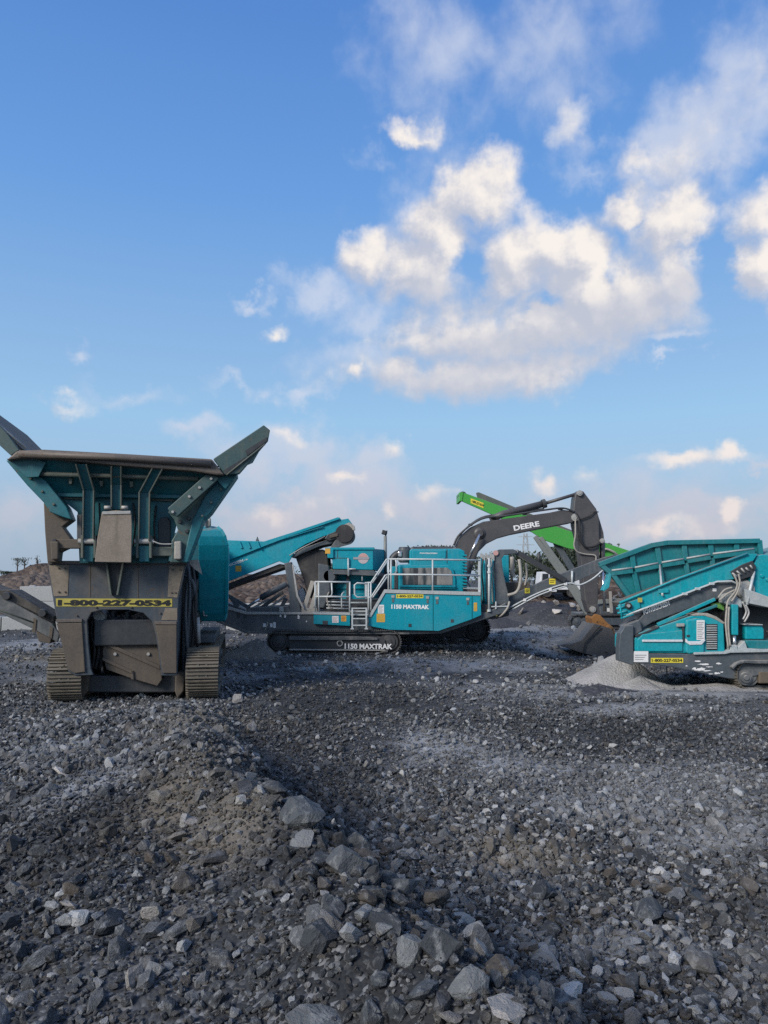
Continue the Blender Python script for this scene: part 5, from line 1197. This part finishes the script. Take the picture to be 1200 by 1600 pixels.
# ------------------------------------------------------------------ white truck far behind the boom
TF = Frame(at(858, 915, 49).x, 49.0, .85)
T = thing('site_truck', TF, 'white truck with dark windows parked far behind the discharge conveyor', 'truck')
MB().slab([(-.9, 0, .5), (.75, 0, .5), (.75, 0, 1.35), (.45, 0, 2.35), (-.75, 0, 2.4), (-.9, 0, 1.4)], (0, 2.1, 0)).build('cab', 'white_paint', T, .06)
T.scale = (.66, .7, .68)
MB().slab([(-.68, -.02, 1.45), (-.05, -.02, 1.45), (-.05, -.02, 2.2), (-.62, -.02, 2.2)], (0, .04, 0)).build('window', 'dark_glass', T, .01)
MB().slab([(.08, -.02, 1.45), (.62, -.02, 1.45), (.36, -.02, 2.2), (.08, -.02, 2.2)], (0, .04, 0)).build('window', 'dark_glass', T, .01)
MB().box((2.4, 1.05, 1.25), (3.2, 2.2, 1.1)).build('cargo_body', 'white_paint', T, .05)
MB().box((1.6, 1.05, .55), (5.0, 1.2, .25)).build('chassis', 'black_steel', T, .02)
for x_ in (-.2, 2.2, 3.4):
    for y_ in (.15, 1.95): MB().wheel((x_, y_, .48), (0, 1, 0), [(0, -.14), (.2, -.14), (.26, -.1), (.45, -.14), (.48, -.1), (.48, .1), (.45, .14), (0, .14)], 24).build('wheel', 'rubber', T)

# ------------------------------------------------------------------ lattice pylon on the skyline
PF = Frame(at(822, 900, 260).x, 260, 0)
m = MB(); H_ = 17.5
for sx_ in (-1, 1):
    for sy_ in (-1, 1): m.beam((sx_*1.7, sy_*1.7, 0), (sx_*.5, sy_*.5, H_), .13, .13)
for k in range(7):
    z0 = H_*k/7; z1 = H_*(k+1)/7; w0 = 1.7-1.2*k/7; w1 = 1.7-1.2*(k+1)/7
    for sy_ in (-1, 1):
        m.beam((-w0, sy_*w0, z0), (w1, sy_*w1, z1), .08, .08); m.beam((w0, sy_*w0, z0), (-w1, sy_*w1, z1), .08, .08)
tw = m.build('power_pylon', 'pale_steel'); tw.location = PF.o  # pale colour stands in for distance haze over the pylon
tag(tw, 'distant lattice power pylon on the skyline under the excavator boom', 'pylon')
for z_, w_ in ((10.8, 3.4), (13.6, 3.0), (16.4, 2.4)): MB().beam((-w_, 0, z_), (w_, 0, z_), .16, .16).build('cross_arm', 'pale_steel', tw)

# ------------------------------------------------------------------ trees on the skyline
def tree(name, px, ybase, ytop, Y, wide, label, seed, leaves=900, sparse=False, grp='trees on the skyline'):
    rt = random.Random(seed)
    base = at(px, ybase, Y); top = at(px, ytop, Y); H = top.z-base.z; W_ = wide*Y/1200/2
    root = bpy.data.objects.new(name, None); COL.objects.link(root); root.location = base
    tag(root, label, 'tree', grp)
    tr = MB(); lean = (rt.random()-.5)*.2*W_
    tr.tube([(0, 0, -1.0), (lean*.4, 0, H*.4), (lean, 0, H*.85)], [H*.035+.03, H*.025+.02, .02], 7)
    tips = []
    nb = 16 if sparse else 14
    for i in range(nb):
        a = rt.random()*6.28; z0 = H*(.35+.5*rt.random()) if not sparse else H*(.3+.6*rt.random()); r_ = W_*(.5+.5*rt.random())*(1.05-abs(z0/H-.6))
        e_ = Vector((math.cos(a)*r_, math.sin(a)*r_, min(H*.97, z0+H*.18*rt.random()+.1)))
        tr.tube([(lean*z0/H, 0, z0), e_*.6+Vector((0, 0, e_.z*.02+z0*.35)), e_], [H*.012+.01, H*.008+.008, .006], 5); tips.append(e_)
    tips.append(Vector((lean, 0, H*.92)))
    tr.build('trunk', 'bark', root)
    cr = MB(); ls = max(.06, H*(.035 if not sparse else .05))
    for i in range(leaves):
        c = rt.choice(tips); sp = W_*(.34 if not sparse else .30)
        p_ = c+Vector((rt.gauss(0, sp), rt.gauss(0, sp), rt.gauss(0, sp*.7)))
        if p_.z > H: p_.z = H-rt.random()*.2*H
        if not sparse and p_.z < H*.12: p_.z = H*.12+rt.random()*H*.2
        q_ = Euler((rt.random()*6, rt.random()*6, rt.random()*6)).to_matrix(); s_ = ls*(.6+.8*rt.random())
        if sparse: s_ *= .75
        cr.add([p_+q_ @ Vector(v_)*s_ for v_ in ((-1, 0, 0), (0, -.5, .1), (1, 0, 0), (0, .5, .1))], [[0, 1, 2, 3]])
    cr.build('crown', 'leaf', root)
    return root
tree('sparse_tree', 27, 892, 872, 62, 14, 'leftmost small sparse tree on the brown bank', 11, 170, True)
tree('sparse_tree', 38, 892, 871, 62, 14, 'taller small tree with a tufted top on the brown bank', 12, 170, True)
tree('bare_tree', 58, 890, 868, 62, 12, 'nearly bare small tree just left of the jaw crusher', 13, 40, True)
for k, (px, yb_, yt_, w_) in enumerate(((15, 902, 893, 22), (65, 893, 883, 20), (-20, 902, 890, 30))): tree('bush', px, yb_, yt_, 61, w_, ('low green bush at the left end of the brown bank', 'small green bush beside the bare tree on the bank', 'green bush at the very left edge of the bank')[k], 20+k, 500, False, 'bushes on the bank')
for k, (px, yb_, yt_, w_, Y_, lab) in enumerate(((800, 925, 862, 60, 75, 'dark tree behind the A-shaped frame of the cone crusher'), (845, 925, 868, 60, 72, 'dark tree standing behind the white truck'), (884, 928, 855, 64, 70, 'tall dark tree between the grey conveyor legs'),
        (918, 930, 850, 60, 76, 'dark tree just left of the excavator stick'), (688, 920, 853, 60, 90, 'dark tree crown showing above the engine canopy'), (765, 925, 870, 50, 80, 'dark tree behind the boom foot'), (505, 925, 880, 60, 85, 'dark tree behind the cone crusher feed box'), (955, 930, 872, 60, 78, 'dark tree right of the excavator stick'))):
    tree('dark_tree', px, yb_, yt_, Y_, w_, lab, 40+k, 2600, False, 'dark trees behind the machines')
# ------------------------------------------------------------------ rock
def rock_mesh(name, seed, npts, elong=.35, sub=False):
    rr = np.random.RandomState(seed); bm = bmesh.new()
    p = rr.normal(size=(npts, 3)); p /= np.linalg.norm(p, axis=1)[:, None]
    # broken stone: clip by a few random planes so that flat faces and sharp edges appear
    for _ in range(5):
        n_ = rr.normal(size=3); n_ /= np.linalg.norm(n_); d = .45+.3*rr.rand(); t = p @ n_
        over = t > d; p[over] -= np.outer(t[over]-d, n_)
    p *= (1+elong*(rr.rand(3)-.5)*2)*np.array([1, .85, .65])
    for q_ in p: bm.verts.new(q_)
    r_ = bmesh.ops.convex_hull(bm, input=bm.verts)
    bmesh.ops.delete(bm, geom=[g for g in r_['geom_interior'] if isinstance(g, bmesh.types.BMVert)], context='VERTS')
    bmesh.ops.dissolve_limit(bm, angle_limit=R(14), verts=bm.verts, edges=bm.edges)
    if sub:
        bmesh.ops.triangulate(bm, faces=bm.faces)
        bmesh.ops.subdivide_edges(bm, edges=bm.edges, cuts=2, use_grid_fill=True)
        for v_ in bm.verts:
            c = v_.co; s_ = float(fbm(np.array([c.x*2.1+seed+c.z]), np.array([c.y*2.1+c.z*1.7]), 4)[0])
            v_.co = c*(1+s_*.22)
    me = bpy.data.meshes.new(name); bmesh.ops.recalc_face_normals(bm, faces=bm.faces); bm.to_mesh(me); bm.free()
    me.transform(Matrix.Scale(.5, 4))
    return me

pc = bpy.data.collections.new('gravel_shapes')
for i in range(22):
    me = rock_mesh('gravel_shape', 100+i, 26); me.materials.append(M['rock' if i < 14 else 'fines'])
    o = bpy.data.objects.new('gravel_shape_%02d' % i, me); pc.objects.link(o)

def scatter(n, ylo, yhi, smin, smax, power, rs, keep=None):
    y = ylo+(yhi-ylo)*rs.rand(n*2); wmax = yhi*.52+1.6
    x = (rs.rand(n*2)*2-1)*wmax
    ok = np.abs(x) < y*.52+1.6
    if keep is not None: ok &= rs.rand(n*2) < keep(x, y)
    x, y = x[ok][:n], y[ok][:n]
    s = smin*(1-rs.rand(len(x)))**(-1/power); s = np.minimum(s, smax)
    return x, y, s
rs_ = np.random.RandomState(21)
crest = edge_x
floor_k = lambda x, y: np.where(x > crest(y)+.7, 1.0, .0)
left_k = lambda x, y: np.where(x > crest(y)+.9, .0, 1.0)
cover = lambda x, y: .6+.4*sst(-.12, .12, fbm(x*.9+5, y*.9, 3))
sets = [scatter(85000, 2.3, 9.5, .015, .045, 2.4, rs_), scatter(9000, 2.3, 8.5, .046, .15, 3.0, rs_, floor_k), scatter(9000, 2.3, 9, .035, .11, 2.9, rs_, floor_k), scatter(10000, 2.3, 9.5, .028, .10, 2.4, rs_, floor_k), scatter(15000, 2.3, 9, .028, .12, 2.5, rs_, left_k),
        scatter(36000, 6.5, 12.5, .022, .10, 2.6, rs_, cover), scatter(22000, 7.5, 15, .028, .10, 2.6, rs_, cover), scatter(14000, 13, 24, .035, .15, 2.6, rs_, cover),
        scatter(7000, 20, 36, .05, .25, 2.4, rs_, cover)]
gx = np.concatenate([s[0] for s in sets]); gy = np.concatenate([s[1] for s in sets]); gs = np.concatenate([s[2] for s in sets])
# nothing under the machines' tracks or on the dust
dust_zone = ((gx-7.0)/3.3)**2+((gy-14.35)/.9)**2 < 1
keep_ = ~dust_zone | (rs_.rand(len(gx)) < .12)
gx, gy, gs = gx[keep_], gy[keep_], gs[keep_]
gz_ = ground_h(gx, gy)+gs*.24
me = bpy.data.meshes.new('gravel'); me.vertices.add(len(gx)); me.vertices.foreach_set('co', np.stack([gx, gy, gz_], 1).astype(np.float32).ravel())
def attr(nm, typ, key, arr):
    a = me.attributes.new(nm, typ, 'POINT'); a.data.foreach_set(key, arr)
attr('pick', 'INT', 'value', np.where(rs_.rand(len(gx)) < np.where(gs < .026, .85, np.where(gs < .034, .4, .12)), rs_.randint(14, 22, len(gx)), rs_.randint(0, 14, len(gx))).astype(np.int32))
attr('turn', 'FLOAT_VECTOR', 'vector', np.stack([rs_.normal(0, .5, len(gx)), rs_.normal(0, .5, len(gx)), rs_.rand(len(gx))*6.28], 1).astype(np.float32).ravel())
attr('size', 'FLOAT_VECTOR', 'vector', (gs[:, None]*(.75+.5*rs_.rand(len(gx), 3))).astype(np.float32).ravel())
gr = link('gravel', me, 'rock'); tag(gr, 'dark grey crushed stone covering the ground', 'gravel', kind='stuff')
ng = bpy.data.node_groups.new('spread_stones', 'GeometryNodeTree')
ng.interface.new_socket(name='Geometry', in_out='INPUT', socket_type='NodeSocketGeometry'); ng.interface.new_socket(name='Geometry', in_out='OUTPUT', socket_type='NodeSocketGeometry')
a = ng.nodes.new('NodeGroupInput'); z = ng.nodes.new('NodeGroupOutput'); ip = ng.nodes.new('GeometryNodeInstanceOnPoints'); ci = ng.nodes.new('GeometryNodeCollectionInfo')
ci.inputs['Collection'].default_value = pc; ci.inputs['Separate Children'].default_value = True; ci.inputs['Reset Children'].default_value = True
def named(nm, typ):
    x = ng.nodes.new('GeometryNodeInputNamedAttribute'); x.data_type = typ; x.inputs['Name'].default_value = nm; return x.outputs['Attribute']
ng.links.new(a.outputs[0], ip.inputs['Points']); ng.links.new(ci.outputs[0], ip.inputs['Instance']); ip.inputs['Pick Instance'].default_value = True
ng.links.new(named('pick', 'INT'), ip.inputs['Instance Index']); ng.links.new(named('turn', 'FLOAT_VECTOR'), ip.inputs['Rotation']); ng.links.new(named('size', 'FLOAT_VECTOR'), ip.inputs['Scale'])
ng.links.new(ip.outputs[0], z.inputs[0])
md = gr.modifiers.new('stones', 'NODES'); md.node_group = ng

# the larger stones, one by one
big = [rock_mesh('rock', 300+i, 34, .4, True) for i in range(12)]
for m_ in big: m_.materials.append(M['boulder'])
bigp = rock_mesh('rock', 340, 34, .4, True); bigp.materials.append(M['pale_rock'])
bigp2 = rock_mesh('rock', 341, 30, .5, True); bigp2.materials.append(M['pale_rock'])
GRP = 'larger loose rocks in the rubble'
def rock(px, py, size, label, mesh=None, sq=(1, 1, 1), rz=None, sink=.22):
    d_ = ray(px, py); t_ = np.arange(1.8, 40, .02)
    g_ = ground_h(d_.x*t_, d_.y*t_)-(CAM_Z+d_.z*t_); k_ = int(np.argmax(g_ > 0)); t_ = float(t_[k_])
    p = Vector((d_.x*t_, d_.y*t_, CAM_Z+d_.z*t_))
    s_ = size*p.y/1200*.8
    o = bpy.data.objects.new('rock', mesh or random.choice(big)); COL.objects.link(o)
    o.location = (p.x, p.y, p.z+s_*sq[2]*(.5-sink)*.6); o.scale = (s_*sq[0], s_*sq[1], s_*sq[2])
    o.rotation_euler = (random.gauss(0, .25), random.gauss(0, .25), random.random()*6.28 if rz is None else rz)
    return tag(o, label, 'rock', GRP)
EXTRA = [(450, 1335, 66), (520, 1425, 76), (565, 1440, 66), (640, 1500, 82), (655, 1560, 84), (600, 1540, 76), (780, 1530, 78), (500, 1352, 66), (585, 1405, 70), (560, 1330, 60), (720, 1450, 66), (430, 1240, 48), (455, 1265, 52), (760, 1490, 64), (830, 1545, 70), (620, 1590, 80), (690, 1590, 84)]
NAMED = [(208, 1540, 62, 'pale angular rock with a bright top at the bottom left', bigp, (1, .9, 1)), (112, 1418, 66, 'flat pale wedge-shaped rock left of the ridge', bigp2, (1.2, .7, .5)), (238, 1438, 60, 'square tan rock, left of two side by side on the ridge', bigp, (1, .8, .9)),
 (284, 1434, 46, 'smaller square tan rock, right of two side by side on the ridge', bigp, (1, .9, .9)), (340, 1508, 62, 'blue-grey blocky rock on the lower ridge', None, (1, .9, 1)), (290, 1392, 60, 'upright grey rock on the ridge above the two tan rocks', None, (.7, .8, 1.3)),
 (508, 1480, 92, 'large rounded dark grey boulder at the bottom centre', None, (1, .9, 1.1)), (335, 1348, 74, 'long low brown-grey rock lying across the ridge', None, (1.4, .8, .6)), (25, 1568, 44, 'small pale rock near the bottom left corner', bigp2, (1, 1, 1)),
 (265, 1582, 56, 'leaning grey rock at the bottom edge below the pale angular rock', None, (.9, .9, 1.2)), (330, 1570, 52, 'squat grey rock at the bottom edge under the ridge', None, (1.1, 1, .8)), (475, 1290, 92, 'tall blue-grey boulder at the top of the right-hand slope', None, (.8, .8, 1.3)),
 (545, 1365, 84, 'blue-grey boulder below the tall one on the right-hand slope', None, (1, 1, 1.1)), (625, 1395, 90, 'broad brown-tinted boulder at the foot of the slope', None, (1.2, 1, .9)), (680, 1415, 84, 'dark angular boulder right of the brown-tinted one', None, (1, .9, 1)),
 (600, 1450, 80, 'grey boulder half buried in the middle of the slope foot', None, (1.1, 1, .9)), (690, 1495, 92, 'dark boulder with a pale side low on the slope foot', None, (1, 1, 1.1)), (850, 1500, 84, 'brown angular boulder in the right-hand rubble', None, (1.1, .9, .9)),
 (735, 1555, 92, 'pale-streaked boulder near the bottom centre right', None, (1, .9, 1.2)), (800, 1585, 104, 'wide flat pale boulder at the bottom edge', bigp2, (1.4, 1, .6)), (870, 1570, 90, 'long blue-grey slab at the bottom right of centre', None, (1.4, .9, .6)),
 (505, 1606, 80, 'very wide tan-grey boulder cut by the bottom edge', None, (1.5, 1, .7)), (575, 1598, 74, 'dark pointed boulder cut by the bottom edge', None, (.9, .9, 1.1)), (1010, 1435, 70, 'grey blocky rock in the right-hand rubble', None, (1, 1, 1)),
 (1080, 1400, 66, 'long grey rock lying slantwise near the right edge', None, (1.4, .8, .7)), (845, 1405, 60, 'pale pointed rock in the middle of the right-hand rubble', None, (1, .9, 1)), (1090, 1520, 80, 'dark blocky rock near the lower right corner', None, (1, 1, 1)),
 (50, 1205, 54, 'long low pale rock at the left edge', bigp2, (1.5, .8, .5)), (100, 1212, 50, 'low pale rock right of the long one at the left', bigp2, (1.5, .8, .5)), (255, 1212, 34, 'small white rock on the ridge below the jaw crusher', bigp, (1.2, .8, .8)),
 (385, 1235, 70, 'flat grey slab on the right shoulder of the ridge', None, (1.5, .9, .5)), (370, 1098, 30, 'white rock beside the right track of the jaw crusher', bigp, (1, 1, 1)), (395, 1145, 34, 'pale rock at the top of the shaded slope', bigp, (1, 1, 1.1)),
 (520, 1050, 40, 'pale wide rock in front of the cone crusher track', bigp, (1.3, 1, .8)), (670, 1050, 26, 'small light rock standing right of the cone crusher track', bigp2, (.8, .8, 1.2)), (430, 1395, 50, 'upright dark rock on the right flank of the ridge', None, (.8, .8, 1.2)),
 (300, 1290, 46, 'light rock lying on the ridge crest', bigp2, (1.3, .8, .8)), (340, 1320, 40, 'rounded light rock below the ridge crest', bigp, (1, 1, .9)), (20, 1440, 60, 'flat grey rock at the left edge', None, (1.4, .9, .6)), (190, 1505, 52, 'flat dark grey rock left of the pale angular rock', None, (1.3, .9, .6))]
for a_ in NAMED: rock(*a_[:5], sq=a_[5])
for k, (px, py, s_) in enumerate(EXTRA): rock(px, py, s_, 'blue-grey boulder lying along the foot of the ridge slope', random.choice(big), (.9+.4*random.random(), .9, .7+.5*random.random()))
rr = random.Random(77); tries = 0; made = 0
while made < 238 and tries < 5000:
    tries += 1
    py = 1110+480*rr.random()**.8; px = 20+1160*rr.random()
    p = on_ground(px, py)
    if p.y > 13 or (p.y > 11.5 and p.x < -2): continue
    right = px > 430+.72*(py-1150)
    size = (.045+.07*rr.random()**2.2)*1200/p.y*(1.2 if right else 1)
    if size < 10: continue
    pale = rr.random() < .12
    dist = 'far' if py < 1230 else ('middle' if py < 1420 else 'near')
    where = ('right of the ridge, ' + ('by the right edge' if px > 1050 else 'on the open floor' if px > 800 else 'by its foot')) if right else ('on the ridge' if px > 230 else 'left of the ridge')
    depth_ = {'far': 'near the machines', 'middle': 'halfway', 'near': 'close by'}[dist]
    lab = ('pale' if pale else 'dark grey') + (' palm-sized' if size*p.y/1200 < .085 else ' hefty') + ' broken rock ' + where + ' ' + depth_
    rock(px, py, size, lab, rr.choice((bigp, bigp2)) if pale else rr.choice(big), (.8+.6*rr.random(), .8+.3*rr.random(), .6+.5*rr.random()))
    made += 1
# pale boulders on the far rubble bank
for k in range(22):
    px = 940+rr.random()*45 if k < 12 else 800+rr.random()*140; Y_ = 34.3+rr.random()*1.5
    z_ = .75+.75*rr.random() if k < 12 else .4+.6*rr.random()
    s_ = .25+.35*rr.random()
    o = bpy.data.objects.new('rock', rr.choice((bigp, bigp2))); COL.objects.link(o)
    o.location = (at(px, 930, Y_).x, Y_, z_); o.scale = (s_, s_, s_*.8); o.rotation_euler = (rr.random(), rr.random(), rr.random()*6)
    tag(o, 'pale boulder on the far rubble bank', 'rock', 'pale boulders on the rubble bank')
